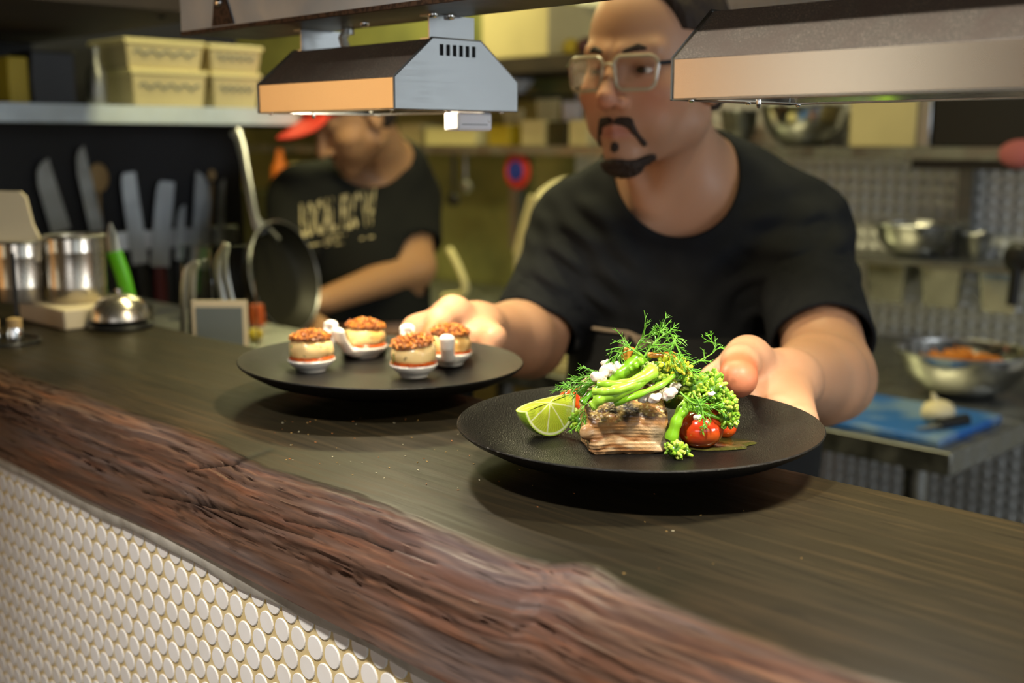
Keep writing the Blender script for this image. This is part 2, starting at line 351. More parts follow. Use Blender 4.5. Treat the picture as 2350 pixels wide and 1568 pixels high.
# right wall with the dining room window
wb = MB(); wb.fbox(AR, AR+0.1, 0.2, 0.9, 0, 2.62); wb.fbox(AR, AR+0.1, 2.3, NW, 0, 2.62); wb.fbox(AR, AR+0.1, 0.9, 2.3, 0, 1.0); wb.fbox(AR, AR+0.1, 0.9, 2.3, 2.1, 2.62); wb.fbox(AR, AR+0.1, NB, -2.0, 0, 2.62); wb.fbox(AR, AR+0.1, -2.0, 0.2, 0, 0.9); wb.fbox(AR, AR+0.1, -2.0, 0.2, 2.45, 2.62)
struct(obj('wall_right', wb, M['plaster'], smooth=False))
wb = MB(); wb.fbox(AR+0.04, AR+0.06, -2.0, 0.2, 0.9, 2.45); struct(obj('window_1', wb, M['daypane'], smooth=False))
wb = MB(); wb.fbox(AR+0.04, AR+0.06, 0.9, 2.3, 1.0, 2.1); struct(obj('added_pane', wb, M['daypane'], smooth=False))  # glowing kitchen pane added to go with the cool light on the back wall
# back wall of the kitchen: dimpled steel on the right, painted green steel further left
def dimple_mat():
    m = mat('dimpled_steel_sheet', (0.74, 0.74, 0.72), 0.40, 0.3, rvar=(6, 0.38, 0.48)); nt = m.node_tree; N = nt.nodes; L = nt.links
    tc = N.new('ShaderNodeTexCoord'); mp = N.new('ShaderNodeMapping'); mp.inputs['Scale'].default_value = (1/0.034, 0.0, 1/0.034); L.new(tc.outputs['Object'], mp.inputs[0])
    v = N.new('ShaderNodeTexVoronoi'); v.inputs['Randomness'].default_value = 0.0; v.inputs['Scale'].default_value = 1.0; L.new(mp.outputs[0], v.inputs['Vector'])
    r = N.new('ShaderNodeMapRange'); r.inputs[1].default_value = 0.15; r.inputs[2].default_value = 0.42; r.inputs[3].default_value = 1; r.inputs[4].default_value = 0; L.new(v.outputs['Distance'], r.inputs[0])
    bp = N.new('ShaderNodeBump'); bp.inputs['Strength'].default_value = 0.9; bp.inputs['Distance'].default_value = 0.006; L.new(r.outputs[0], bp.inputs['Height']); L.new(bp.outputs[0], N['Principled BSDF'].inputs['Normal'])
    return m
M['dimple'] = dimple_mat()
b = MB(); b.fbox(-2.55, AR, NW-0.03, NW+0.08, 0, 2.62); o = struct(link('wall_back', np.vstack(b.v), b.f, M['dimple'], smooth=False, loc=F(0, NW, 0), rotz=ANG))
slab('wall_back_green', AL, -2.55, NW-0.02, NW+0.08, 0, 2.62, M['olive'])

# partition at the left end of the pass
PS = -2.5
b = MB(); b.fbox(PS-0.06, PS, 0.30, 1.545, 0.0, 2.62); struct(obj('wall_partition', b, M['blackwall'], smooth=False))

# ------------------------------------------------------------------ bar front, penny tiles
b = MB(); b.fbox(-3.2, 0.7, 0.4525, 0.56, 0.0, TOP-0.080); struct(obj('wall_bar_front', b, M['grout'], smooth=False))
b = MB(); pit = 0.0212; rad = 0.0092; rows = int((TOP-0.085-0.45)/(pit*0.866)); K = 18
disc = [(0, 0.0018)]; 
for i in range(rows):
    z = TOP-0.0935-i*pit*0.866
    a = -1.75 + (0.5*pit if i % 2 else 0)
    while a < 0.12:
        jx, jz = RNG.randn(2)*0.00025
        V = []; rr = rad*(1+RNG.randn()*0.01)
        for q, (f_, d_) in enumerate(((1.0, 0.0), (0.985, 0.0007), (0.93, 0.0011))):
            for j in range(K): t = 2*PI*j/K; V.append(F(a+jx+rr*f_*math.cos(t), 0.4525-d_, z+jz+rr*f_*math.sin(t)))
        if z-rad > 0.3 and z+rad < TOP-0.0805:
            b.add(V, [(q*K+j, q*K+(j+1) % K, (q+1)*K+(j+1) % K, (q+1)*K+j) for q in (0, 1) for j in range(K)]+[tuple(2*K+j for j in range(K))])
        a += pit
struct(obj('wall_bar_tiles', b, M['tile'], sharp=18))
b = MB(); aa = np.linspace(-3.2, 0.7, 200); G = []
for a in aa:
    wv = 0.0012*math.sin(a*23)+0.001*math.sin(a*57+1)
    prof = [(0.4525, -0.0925-wv), (0.4495, -0.0920-wv), (0.4482, -0.089), (0.4475, -0.081+wv), (0.449, -0.077+wv), (0.46, -0.074)]
    G.append([F(a, n, TOP+z) for n, z in prof])
b.grid(np.array(G)); struct(obj('trim_1', b, M['trim']))

# ------------------------------------------------------------------ timber slab of the pass
def wood_mat():
    m = bpy.data.materials.new('live_edge_timber'); m.use_nodes = True; nt = m.node_tree; N = nt.nodes; L = nt.links; b = N['Principled BSDF']
    tc = N.new('ShaderNodeTexCoord'); at = N.new('ShaderNodeAttribute'); at.attribute_name = 'Col'
    def noise(sc, stretch, det=6, dist=0.0):
        mp = N.new('ShaderNodeMapping'); mp.inputs['Scale'].default_value = stretch; L.new(tc.outputs['Object'], mp.inputs[0])
        nz = N.new('ShaderNodeTexNoise'); nz.inputs['Scale'].default_value = sc; nz.inputs['Detail'].default_value = det; nz.inputs['Distortion'].default_value = dist; L.new(mp.outputs[0], nz.inputs[0]); return nz.outputs[0]
    def ramp(src, lo, hi, a=0.0, c=1.0):
        r = N.new('ShaderNodeMapRange'); r.inputs[1].default_value = lo; r.inputs[2].default_value = hi; r.inputs[3].default_value = a; r.inputs[4].default_value = c; L.new(src, r.inputs[0]); return r.outputs[0]
    def mix(f, a, c, mode='MIX'):
        x = N.new('ShaderNodeMix'); x.data_type = 'RGBA'; x.blend_type = mode
        L.new(f, x.inputs[0]) if not isinstance(f, float) else setattr(x.inputs[0], 'default_value', f)
        for s_, i in ((a, 6), (c, 7)):
            if isinstance(s_, tuple): x.inputs[i].default_value = (*s_, 1)
            else: L.new(s_, x.inputs[i])
        return x.outputs[2]
    fine = noise(150, (0.05, 1, 1), 8, 0.6); mid = noise(26, (0.12, 1, 1), 6, 1.2); big = noise(5, (0.4, 1, 1), 4, 0.5); pore = noise(330, (0.06, 1, 1), 3)
    c = mix(ramp(fine, 0.50, 0.70, 0, 0.60), at.outputs['Color'], mix(1.0, at.outputs['Color'], (2.3, 1.9, 1.5), 'MULTIPLY'))
    c = mix(ramp(mid, 0.50, 0.72, 0, 0.38), c, mix(1.0, at.outputs['Color'], (0.35, 0.36, 0.40), 'MULTIPLY'))
    c = mix(ramp(big, 0.5, 0.7, 0, 0.35), c, mix(1.0, at.outputs['Color'], (1.4, 1.5, 1.9), 'MULTIPLY'))
    c = mix(ramp(pore, 0.61, 0.68, 0, 0.5), c, (0.006, 0.005, 0.004))
    L.new(c, b.inputs['Base Color']); L.new(ramp(fine, 0.35, 0.7, 0.42, 0.52), b.inputs['Roughness'])
    b.inputs['Specular IOR Level'].default_value = 0.3; b.inputs['IOR'].default_value = 1.22
    p = None
    for src, st, ds in ((mid, 0.22, 0.0018), (fine, 0.16, 0.0006), (pore, 0.2, 0.0004)):
        bp = N.new('ShaderNodeBump'); bp.inputs['Strength'].default_value = st; bp.inputs['Distance'].default_value = ds; L.new(src, bp.inputs['Height'])
        if p: L.new(p, bp.inputs['Normal'])
        p = bp.outputs[0]
    L.new(p, b.inputs['Normal']); return m
M['timber'] = wood_mat()
arr_px = [(60, 870), (170, 905), (280, 952), (400, 990), (480, 1022), (545, 1060), (600, 1078), (680, 1100), (760, 1128), (860, 1165), (1000, 1215), (1120, 1262), (1180, 1290), (1230, 1304), (1300, 1300), (1340, 1310), (1400, 1345), (1500, 1385), (1600, 1425), (1700, 1465), (1850, 1520), (2000, 1568)]
arr = sorted(toF(PZ(x, y, TOP)) for x, y in arr_px); arr_a = [q[0] for q in arr]; arr_n = [q[1] for q in arr]
bot_px = [(0, 1050), (196, 1146), (360, 1222), (511, 1299), (745, 1422), (996, 1554)]
bot = sorted(toF(PZ(x, y, TOP-0.078)) for x, y in bot_px); bot_a = [q[0] for q in bot]; bot_n = [q[1] for q in bot]
NA = 1100; aa = np.linspace(-2.495, 0.62, NA)
an = np.interp(aa, arr_a, arr_n); an = np.where(aa < arr_a[0], arr_n[0], an)+fbm(aa*14, aa*0+3, 5)*0.012
bn = np.interp(aa, bot_a, bot_n); bn = np.where(aa > bot_a[-1], bot_n[-1], bn)
back = 0.762+fbm(aa*6, aa*0+9, 11)*0.008
TT = np.linspace(0, 1, 70); rowsG = []; cols = []
ctop = np.array([0.019, 0.015, 0.008]); cface = np.array([0.088, 0.050, 0.034]); cgrey = np.array([0.125, 0.10, 0.092]); cdark = np.array([0.02, 0.012, 0.008])
def add_row(n, z, c): rowsG.append(np.stack([aa, n, np.full(NA, TOP)+z], 1)); cols.append(np.broadcast_to(c, (NA, 3)).copy())
add_row(back-0.012, np.full(NA, -0.088), cdark); add_row(back-0.002, np.full(NA, -0.05), ctop*0.7)
for dz, dn in ((-0.010, 0.001), (-0.004, 0.0), (-0.001, -0.003)): add_row(back+dn+fbm(aa*40, aa*0, 3)*0.002, np.full(NA, dz), ctop)
ns = np.linspace(0, 1, 46)
for t in ns:
    n = (back-0.006)*(1-t)+(an+0.012)*t
    groove = -0.0012*np.clip(fbm(aa*9, n*260, 21)*3-0.55, 0, 1)
    z = fbm(aa*7, n*40, 31)*0.0010+groove
    near = np.clip((t-0.75)/0.25, 0, 1); c = ctop[None]*(1-near*0.35)+np.array([0.07, 0.04, 0.02])[None]*near*0.35*np.clip(0.5+fbm(aa*10, n*0+4, 8)*2, 0, 1)[:, None]
    add_row(n, z*np.clip((1-t)*8, 0, 1), c)
for i, t in enumerate(TT):
    nn_ = (an+0.010)*(1-t)+bn*t; q = t
    # rounded arris, sloping barky side, a shallow shelf in the middle
    z = -0.078*(q**1.35)*(1-0.10*np.sin(q*PI))
    n = nn_-0.010*math.sin(q*PI)-0.006*math.sin(min(1, q*1.6)*PI)*np.clip(0.5+fbm(aa*5, aa*0+2, 51)*2, 0, 1)
    u_ = aa*10; v_ = q*7+aa*1.5
    d = fbm(u_*0.5, v_, 61)*0.008*math.sin(q*PI)+fbm(u_*1.2, v_*3, 71)*0.006*math.sin(q*PI)**0.5+fbm(u_*3, v_*9, 75)*0.0022*math.sin(q*PI)**0.3
    ridge = np.abs(fbm(u_*0.55, v_*1.9, 81)); crack = np.clip(1-ridge*26, 0, 1)*np.clip(fbm(u_*0.4, v_*0.6, 83)*5+0.5, 0, 1)
    d = d-crack*0.005*math.sin(q*PI)
    z2 = z+d*0.6; n2 = n-d*0.8
    g = np.clip(fbm(u_*0.8, v_*1.2, 91)*3+0.35+(0.35 if q < 0.12 else 0), 0, 1)[:, None]
    red = np.clip(fbm(u_*1.6, v_*3, 95)*4, 0, 1)[:, None]
    c = cface*(1-g*0.55)+cgrey*g*0.55; c = c*(1-red*0.4)+np.array([0.13, 0.05, 0.026])*red*0.4
    c = c*(1-crack[:, None]*0.9)+cdark*crack[:, None]*0.9
    e = min(1, q/0.10); c = ctop*1.2*(1-e)+c*e
    add_row(n2, z2, c)
add_row(bn+0.02, np.full(NA, -0.079), cdark)
G = np.array(rowsG); Cc = np.array(cols)
# cracks and dents of the near side as shallow grooves, their dark painted into the colour
def crack_px(pts, wd, dp):
    q = [toF(PZ(x, y, TOP-0.03)) for x, y in pts]
Wd = np.stack([G[..., 0]*0.704+G[..., 1]*0.710, -G[..., 0]*0.710+G[..., 1]*0.704, G[..., 2]], -1)
PXc = None
def proj(Wp):
    y_ = Wp[..., 1]; z_ = Wp[..., 2]-CZ; Z = y_*CT-z_*ST; up = y_*ST+z_*CT; return CX+FPX*Wp[..., 0]/Z, CY-FPX*up/Z
px_, py_ = proj(Wd)
for pts, wd, dp in (([(545, 1060), (600, 1040), (622, 1033)], 9, 0.0004), ([(655, 1190), (740, 1205), (830, 1228), (900, 1260)], 7, 0.003), ([(480, 1157), (560, 1175), (640, 1205), (715, 1228)], 9, 0.003), ([(330, 1125), (400, 1140), (480, 1157)], 7, 0.003), ([(850, 1235), (1000, 1290)], 4, 0.003), ([(430, 1075), (545, 1062)], 5, 0.003)):
    dm = np.full(px_.shape, 1e9)
    for (x0, y0), (x1, y1) in zip(pts[:-1], pts[1:]):
        bx, by = x1-x0, y1-y0; h_ = np.clip(((px_-x0)*bx+(py_-y0)*by)/(bx*bx+by*by), 0, 1); dm = np.minimum(dm, np.hypot(px_-x0-h_*bx, py_-y0-h_*by))
    k_ = np.clip(1-dm/wd, 0, 1); Wd[..., 2] -= k_*dp; Cc = Cc*(1-k_[..., None]*0.85)+np.array([0.008, 0.006, 0.005])*k_[..., None]*0.85
b = MB(); b.grid(Wd, Cc)
bot_ring = None
o = link('counter_slab', np.vstack(b.v), b.f, M['timber'], smooth=True, sharp=75, col=np.vstack(b.c), loc=F(0, 0, TOP-0.08), rotz=ANG)
tag(o, 'long dark live-edge timber slab forming the pass counter under both plates', 'counter')
# crumbs on the slab
b = MB()
for i in range(95):
    u_ = RNG.rand(); x = 620+RNG.rand()*620; y = 960+RNG.rand()*170
    if i > 80: x, y = 1150+RNG.rand()*700, 1130+RNG.rand()*200
    p = PZ(x, y, TOP); a_, n_ = toF(p)
    if n_ < 0.495 or n_ > 0.75: continue
    c = [(0.34, 0.20, 0.05), (0.30, 0.10, 0.02), (0.36, 0.32, 0.2)][RNG.randint(3)]
    b.sph(p+np.array([0, 0, 0.0003]), np.array([0.0009, 0.0004, 0.0003])*(0.5+RNG.rand()*1.1), RZ(RNG.rand()*6), 6, 4, col=c)
M['crumbs'] = mat('crumbs', (0.5, 0.3, 0.1), 0.7, attr='Col')
tag(obj('crumbs', b, M['crumbs']), 'tiny pale and orange food crumbs scattered on the timber counter', 'crumbs', kind='stuff')

# ================================================================== overhead gantry and heat lamps
t = thing('gantry_beam', 'galvanised steel beam with rusty lower lip carrying the small heat lamp', 'beam', F(-0.5, 0.68, CZ+0.112))
zb = CZ+0.112
b = MB(); b.fbox(-1.14, 0.5, 0.638, 0.641, zb+0.003, zb+0.11); obj('face_plate', b, M['galv'], t, smooth=False)
b = MB(); b.fbox(-1.14, 0.5, 0.637, 0.642, zb-0.001, zb+0.003); obj('rusty_lip', b, M['rust'], t, smooth=False)
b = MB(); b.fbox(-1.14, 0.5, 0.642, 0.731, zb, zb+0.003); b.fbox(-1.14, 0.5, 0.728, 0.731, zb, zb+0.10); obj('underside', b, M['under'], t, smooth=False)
b = MB(); b.prism([F(-1.075, 0.636, zb+0.004), F(-1.035, 0.636, zb+0.004), F(-1.058, 0.636, zb+0.05), F(-1.064, 0.636, zb+0.05)], (0, 0, 0), E2*0.0035); obj('rust_bracket', b, M['rust'], t, smooth=False)
def bolt(p, r, ax, parent, h=0.004, name='bolt'):
    b = MB(); b.lathe([(r, 0), (r, h*0.45), (r*0.75, h*0.85), (r*0.3, h), (0.0002, h)], p, 16, frame_from(ax, (0.3, 0.2, 0.9)) @ rot((1, 0, 0), -PI/2)); obj(name, b, M['chrome'], parent)
bolt(F(-1.058, 0.636, zb+0.026), 0.005, -E2, t)
for a_, n_ in ((-0.905, 0.70), (-0.80, 0.695), (-0.80, 0.735-0.02)): bolt(F(a_, n_, zb), 0.0045, (0, 0, -1), t)
# conduit
t2 = thing('conduit', 'braided metal cable conduit dropping from the gantry beam into the small heat lamp', 'conduit', F(-0.965, 0.70, CZ+0.09))
b = MB(); b.tube([F(-0.962, 0.722, zb-0.001), F(-0.962, 0.716, CZ+0.102), F(-0.960, 0.718, CZ+0.0925)], 0.0048, 12); obj('sleeve', b, M['conduit'], t2)
b = MB(); b.tube([F(-0.962, 0.722, zb-0.001), F(-0.962, 0.722, zb-0.006)], 0.007, 12); obj('gland', b, M['steel_dark'], t2)

def heat_lamp(a0, a1, label, brackets, lipmat):
    n0, n1, nt0, nt1 = 0.646, 0.795, 0.690, 0.748; zb_, zl, zt = CZ+0.029, CZ+0.0556, CZ+0.0905; th = 0.0012
    t = thing('heat_lamp', label, 'heat lamp', F((a0+a1)/2, 0.72, zb_), 'stainless heat lamps over the pass')
    def strip(name, p, q, m, inset=0.0):
        (na, za), (nb_, zb2) = p, q; d = np.array([nb_-na, zb2-za]); d /= np.linalg.norm(d); nr = np.array([d[1], -d[0]])*th
        b = MB(); b.prism([F(a0+inset, na, za), F(a0+inset, nb_, zb2), F(a0+inset, nb_+nr[0], zb2+nr[1]), F(a0+inset, na+nr[0], za+nr[1])], (0, 0, 0), E1*(a1-a0-2*inset))
        return obj(name, b, m, t, smooth=False, bevel=0.0004)
    strip('front_lip', (n0, zb_), (n0, zl), lipmat, 0.0008); strip('sloped_top', (n0, zl), (nt0, zt), M['dusty'], 0.0008); strip('top', (nt0, zt), (nt1, zt), M['dusty'], 0.0008)
    strip('rear_slope', (nt1, zt), (n1, zl), M['steel'], 0.0008); strip('rear_lip', (n1, zl), (n1, zb_), M['steel'], 0.0008)
    # bottom flanges and reflector
    b = MB(); b.fbox(a0+0.001, a1-0.001, n0, n0+0.022, zb_-0.0008, zb_); b.fbox(a0+0.001, a1-0.001, n1-0.022, n1, zb_-0.0008, zb_); b.fbox(a0, a0+0.02, n0, n1, zb_-0.0008, zb_); b.fbox(a1-0.02, a1, n0, n1, zb_-0.0008, zb_)
    obj('bottom_flange', b, M['steel'], t, smooth=False)
    b = MB(); prof = [(0.672, zb_), (0.690, CZ+0.066), (0.705, CZ+0.072), (0.735, CZ+0.072), (0.750, CZ+0.066), (0.770, zb_)]
    G = np.array([[F(a, n, z) for n, z in prof] for a in (a0+0.02, a1-0.02)]); b.grid(G); obj('reflector', b, M['chrome'], t)
    b = MB(); b.tube([F(a0+0.022, 0.72, CZ+0.060), F(a1-0.022, 0.72, CZ+0.060)], 0.0045, 14); obj('heating_tube', b, M['tube'], t)
    # end caps: hexagonal plates with six vent slots over a flat plate painted black as inner shade
    for s_, ae in ((-1, a0), (1, a1)):
        b = MB(); hexp = [(n0-0.0008, zb_-0.0004), (n1+0.0008, zb_-0.0004), (n1+0.0008, zl+0.0005), (nt1+0.0008, zt+0.0008), (nt0-0.0008, zt+0.0008), (n0-0.0008, zl+0.0005)]
        # plate built around the slots: rows of quads
        sl = [0.6975+i*0.0078 for i in range(6)]; sw = 0.0046; z0s, z1s = zt-0.0145, zt-0.0045
        def edge(n_, top=True):
            if not top: return zb_
            if n_ < nt0: return zl+(zt-zl)*(n_-n0)/(nt0-n0)
            if n_ > nt1: return zl+(zt-zl)*(n1-n_)/(n1-nt1)
            return zt
        cuts = [n0, nt0]+[q for s__ in sl for q in (s__, s__+sw)]+[nt1, n1]
        cuts = sorted(cuts)
        for i in range(len(cuts)-1):
            q0, q1 = cuts[i], cuts[i+1]; isl = any(abs(q0-s__) < 1e-6 for s__ in sl)
            segs = [(zb_, z0s), (z1s, None)] if isl else [(zb_, None)]
            for z0_, z1_ in segs:
                za = z1_ if z1_ else edge(q0); zc = z1_ if z1_ else edge(q1)
                b.prism([F(ae, q0, z0_), F(ae, q1, z0_), F(ae, q1, zc), F(ae, q0, za)], (0, 0, 0), E1*s_*0.0012)
        cap_ = obj('end_cap', b, M['steel_v'], t, smooth=False)
        b = MB(); b.fbox(min(ae, ae-s_*0.0006), max(ae, ae-s_*0.0006), 0.694, 0.746, z0s-0.002, z1s+0.002); obj('vent_shade_plate', b, M['slot_shade'], cap_, smooth=False)
        b = MB(); G = [F(ae+s_*0.0002, n_, z_) for n_, z_ in hexp]; b.tube(G+[G[0]], 0.0008, 6, cap=False); obj('folded_edge', b, M['steel_dark'], cap_)
        for n_ in (n0+0.006, 0.72, n1-0.008): bolt(F(ae-s_*0.012, n_, zb_-0.0008), 0.0022, (0, 0, -1), t, 0.0018, 'screw')
    for a_ in (a0+0.05, ): bolt(F(a_, n0+0.03, zb_-0.0008), 0.0018, (0, 0, -1), t, 0.006, 'screw')
    for a_ in brackets:
        b = MB(); b.fbox(a_-0.0008, a_+0.0008, 0.692, 0.7465, zt, zb); b.fbox(a_-0.012, a_+0.0008, 0.692, 0.7465, zt+0.0002, zt+0.0015); b.fbox(a_-0.012, a_+0.0008, 0.692, 0.731, zb-0.0015, zb)
        obj('hanger_bracket', b, M['steel_v'], t, smooth=False)
    return t
M['lip_pale'] = mat('pale_steel_lip', (0.80, 0.72, 0.66), 0.26, 1.0)
M['lip_warm'] = mat('brushed_steel_lip', (0.62, 0.56, 0.47), 0.27, 1.0)
heat_lamp(-1.009, -0.796, 'small stainless heat lamp with six vent slots, hanging above the scallop plate', (-1.0, -0.803), M['lip_warm'])
heat_lamp(-0.496, -0.07, 'large near heat lamp with dusty sloped top, at upper right above the fish plate', (-0.30,), M['lip_pale'])
# white plastic sensor under the small lamp
c0 = toF(P(1068, 290, 1.10)); zs = CZ+0.028
t = thing('sensor_box', 'small white plastic box stuck under the small heat lamp', 'sensor', F(-0.815, 0.775, zs-0.0175))
b = MB(); b.fbox(-0.836, -0.815, 0.738, 0.782, zs-0.0175, zs); obj('casing', b, M['whitep'], t, bevel=0.0025)
b = MB(); b.fbox(-0.8151, -0.8145, 0.742, 0.775, zs-0.012, zs-0.0113); obj('seam', b, M['card'], t, smooth=False)
bolt(F(-0.815, 0.777, zs-0.008), 0.0012, E1, t, 0.0008, 'screw')
# dark timber bulkhead top left, with a hook
b = MB(); b.fbox(-2.49, -1.72, 0.35, 1.05, CZ+0.205, CZ+0.60); tag(obj('bulkhead', b, M['timber_dark'], smooth=False), 'dark timber bulkhead overhead at the left end of the pass', 'bulkhead')
b = MB(); q = P(348, 8, 1.9); b.tube([q+np.array([0, 0, 0.06]), q, q+np.array([0.004, 0, -0.012]), q+np.array([0.012, 0, -0.022]), q+np.array([0.022, 0, -0.020])], 0.003, 8)
tag(obj('hook', b, M['black']), 'small dark metal hook hanging under the dark timber bulkhead', 'hook')

# ================================================================== plates
RIM = CZ-0.2115; ZF = RIM-0.0195           # rim height, height of the plate floor
def plate(name, label, c, tilt=0.0):
    t = thing(name, label, 'plate', (c[0], c[1], RIM-0.027), 'black stoneware plates')
    prof = [(0.0, 0.0045), (0.066, 0.0045), (0.069, 0.0), (0.073, 0.0), (0.077, 0.0035), (0.098, 0.0065), (0.120, 0.0130), (0.1345, 0.0210), (0.1392, 0.0247), (0.1400, 0.0263), (0.1392, 0.0272), (0.1370, 0.0262), (0.1290, 0.0215), (0.117, 0.0148), (0.103, 0.0095), (0.088, 0.0078), (0.0, 0.0075)]
    # smooth the profile
    R_ = rot((0, 1, 0), tilt); b = MB(); b.lathe(prof, (c[0], c[1], RIM-0.027), 144, R_)
    obj('plate_body', b, M['plate'], t, sharp=50)
    b = MB(); b.lathe([(0.0690, -0.0002), (0.0735, -0.0002), (0.0738, 0.0012), (0.0728, 0.0014)], (c[0], c[1], RIM-0.027), 96, R_); 
    return t
PR = P(1465, 966, 0.890); PL = P(875, 824, 1.142)
plate('dinner_plate', 'matt black round plate with fish and greens, held at the right', PR)
plate('dinner_plate', 'matt black round plate with four scallop spoons, further left', PL, math.radians(1.3))
ZFR = PR[2]-0.027+0.0077+ (RIM-PR[2]); ZFR = RIM-0.0193
ZFL = RIM-0.0193

# ------------------------------------------------------------------ scallop spoons on the left plate
def scallop_mat():
    m = mat('seared_scallop', (0.80, 0.62, 0.36), 0.32, attr='Col', sss=0.25, coat=0.3); return m
M['scallop'] = scallop_mat()
M['crumb'] = mat('toasted_crumb_topping', (0.5, 0.2, 0.03), 0.55, attr='Col', coat=0.2)
M['sauce'] = mat('tomato_sauce', (0.42, 0.075, 0.012), 0.15, coat=0.7, var=(180, (0.22, 0.03, 0.006), 0.45, 0.65))
M['green'] = mat('green_vegetable', (0.1, 0.3, 0.02), 0.32, attr='Col', coat=0.35, sss=0.06)
M['dill'] = mat('dill', (0.1, 0.3, 0.02), 0.45, attr='Col')
def spoon_set(px, py, direc, roll, spoon_label, top_label, seed, tip=0.0, hs=1.0, sc=1.0):
    c = PZ(px, py, ZFL); y = np.array([direc[0], direc[1], 0.0]); y /= np.linalg.norm(y); R = np.stack([np.cross(y, (0, 0, 1)), y, (0, 0, 1.0)], 1)
    c = c + np.array([0, 0.010, 0.0006])
    def fn(p):
        q = (p-c)@R
        out = sd_ell(q, (0, 0, 0.0195), (0.0255, 0.0275, 0.0195)); out = smax(out, q[:, 2]-0.0135, 0.0012)
        foot = smax(sd_cap(q, (0, 0, 0.0040), (0, 0, 0.0038), 0.0145, 0.0145), np.abs(q[:, 2]-0.002)-0.002, 0.001); out = smin(out, foot, 0.003)
        pts = [(0, 0.020, 0.0085), (0, 0.030, 0.0125), (0, 0.038, 0.021), (0, 0.043, 0.031*hs), (0, 0.047, 0.041*hs)]
        q2 = q*np.array([0.62, 1, 1]); ws = [0.0048, 0.0046, 0.0044, 0.0046, 0.0050]
        hd = 1e9
        for i in range(4): hd = np.minimum(hd, sd_cap(q2, pts[i], pts[i+1], ws[i], ws[i+1]))
        out = smin(out, hd, 0.006)
        groove = 1e9
        for i in range(1, 4): 
            a_ = np.array(pts[i])+np.array([0, -0.0050, 0.0016]); b_ = np.array(pts[i+1])+np.array([0, -0.0050, 0.0016-(0.004 if i == 3 else 0)])
            groove = np.minimum(groove, sd_cap(q2, a_, b_, 0.0024, 0.0026))
        out = smax(out, -groove, 0.0015)
        inn = sd_ell(q, (0, 0, 0.0205), (0.0230, 0.0248, 0.0180)); return smax(out, -inn, 0.001)
    sp = implicit('ceramic_spoon', fn, c-0.062, c+np.array([0.062, 0.062, 0.060]), 0.0011, M['porcelain'])
    tag(sp, spoon_label, 'spoon', 'white ceramic spoons on the left plate')
    t = thing('seared_scallop', top_label, 'scallop', c+np.array([0, 0, 0.009]), 'scallops in ceramic spoons')
    up = np.array([roll[0], roll[1], 1.0]); up /= np.linalg.norm(up); Rs = frame_from(np.cross(up, (1, 0, 0)), up); Rs = np.stack([Rs[:, 0], np.cross(up, Rs[:, 0]), up], 1)
    cs = c+np.array([0, 0, 0.023])
    b = MB(); b.lathe([(0.0, 0.0), (0.016, 0.0003), (0.0220, 0.0022), (0.0236, 0.0052), (0.0215, 0.0078), (0.0, 0.0085)], c+np.array([0, 0, 0.0093]), 40); 
    V = b.v[0]; V[:, 2] += 0.0007*np.sin(V[:, 0]*900)*np.cos(V[:, 1]*700); obj('sauce', b, M['sauce'], t)
    def fs(p):
        q = (p-cs)@Rs; r = np.hypot(q[:, 0], q[:, 1]); d = sd_ell(q, (0, 0, 0), (0.0218, 0.0218, 0.0150))
        cy = smax(r-0.0228, np.abs(q[:, 2])-0.0118, 0.010); return d*0.35+cy*0.65+wob(q, 260, seed)*0.0006
    def cs_(V):
        q = (V-cs)@Rs; n1_ = wob(q, 330, seed+1)*0.5+wob(q, 760, seed)*0.5; n2_ = wob(q, 130, seed+3)
        c_ = np.tile(np.array([0.80, 0.56, 0.24]), (len(V), 1)); br = np.clip((n2_+0.10)*1.6, 0, 0.75)[:, None]; c_ = c_*(1-br)+np.array([0.56, 0.29, 0.06])*br
        e = np.clip((np.abs(q[:, 2])-0.0075)/0.0035, 0, 1)[:, None]; c_ = c_*(1-e)+np.array([0.26, 0.10, 0.025])*e
        sp_ = (n1_ > 0.52)[:, None]; c_ = np.where(sp_, c_*0.35, c_); return c_
    implicit('scallop_flesh', fs, cs-0.030, cs+0.030, 0.0011, M['scallop'], t, colfn=cs_)
    b = MB(); rg = np.random.RandomState(seed)
    cap = cs+up*0.0105
    b.sph(cap, np.array([0.0205, 0.0205, 0.0052]), Rs, 24, 12, col=(0.20, 0.07, 0.02), jit=0.12)
    for i in range(360):
        r = 0.0215*math.sqrt(rg.rand()); th = rg.rand()*2*PI; hz = 0.0075*(1-(r/0.0225)**2)+rg.rand()*0.0025
        col = np.array([(0.50, 0.16, 0.015), (0.60, 0.23, 0.02), (0.34, 0.09, 0.012), (0.20, 0.055, 0.012)][rg.randint(4)])
        b.sph(cap+Rs@np.array([r*math.cos(th), r*math.sin(th), hz]), (0.0006+0.0011*rg.rand(3))*1.05, RZ(rg.rand()*6), 6, 4, col=col, jit=0.4)
    obj('crumb_topping', b, M['crumb'], t, smooth=True, sharp=50)
    b = MB()
    for i in range(1):
        th = PI*1.2+rg.rand()*0.4; q0 = cs+Rs@np.array([0.023*math.cos(th), 0.023*math.sin(th), 0.006]); b.tube([q0, q0+np.array([0.001, 0, -0.005]), q0+np.array([-0.001, 0.0, -0.011])], [0.0006, 0.0005, 0.0003], 5, col=(0.10, 0.20, 0.02))
    obj('herb_sprig', b, M['dill'], t)
spoon_set(712, 858, (0.30, 1.0), (-0.02, 0.05), 'white ceramic spoon with handle behind, left end of the scallop plate', 'seared scallop topped with orange crumb at the left end of the plate', 3)
spoon_set(948, 870, (-0.22, 1.0), (-0.10, -0.10), 'white ceramic spoon pointing its bowl at the viewer, front centre-right of the scallop plate', 'browned scallop nearest the viewer, crumb sliding over its front', 5)
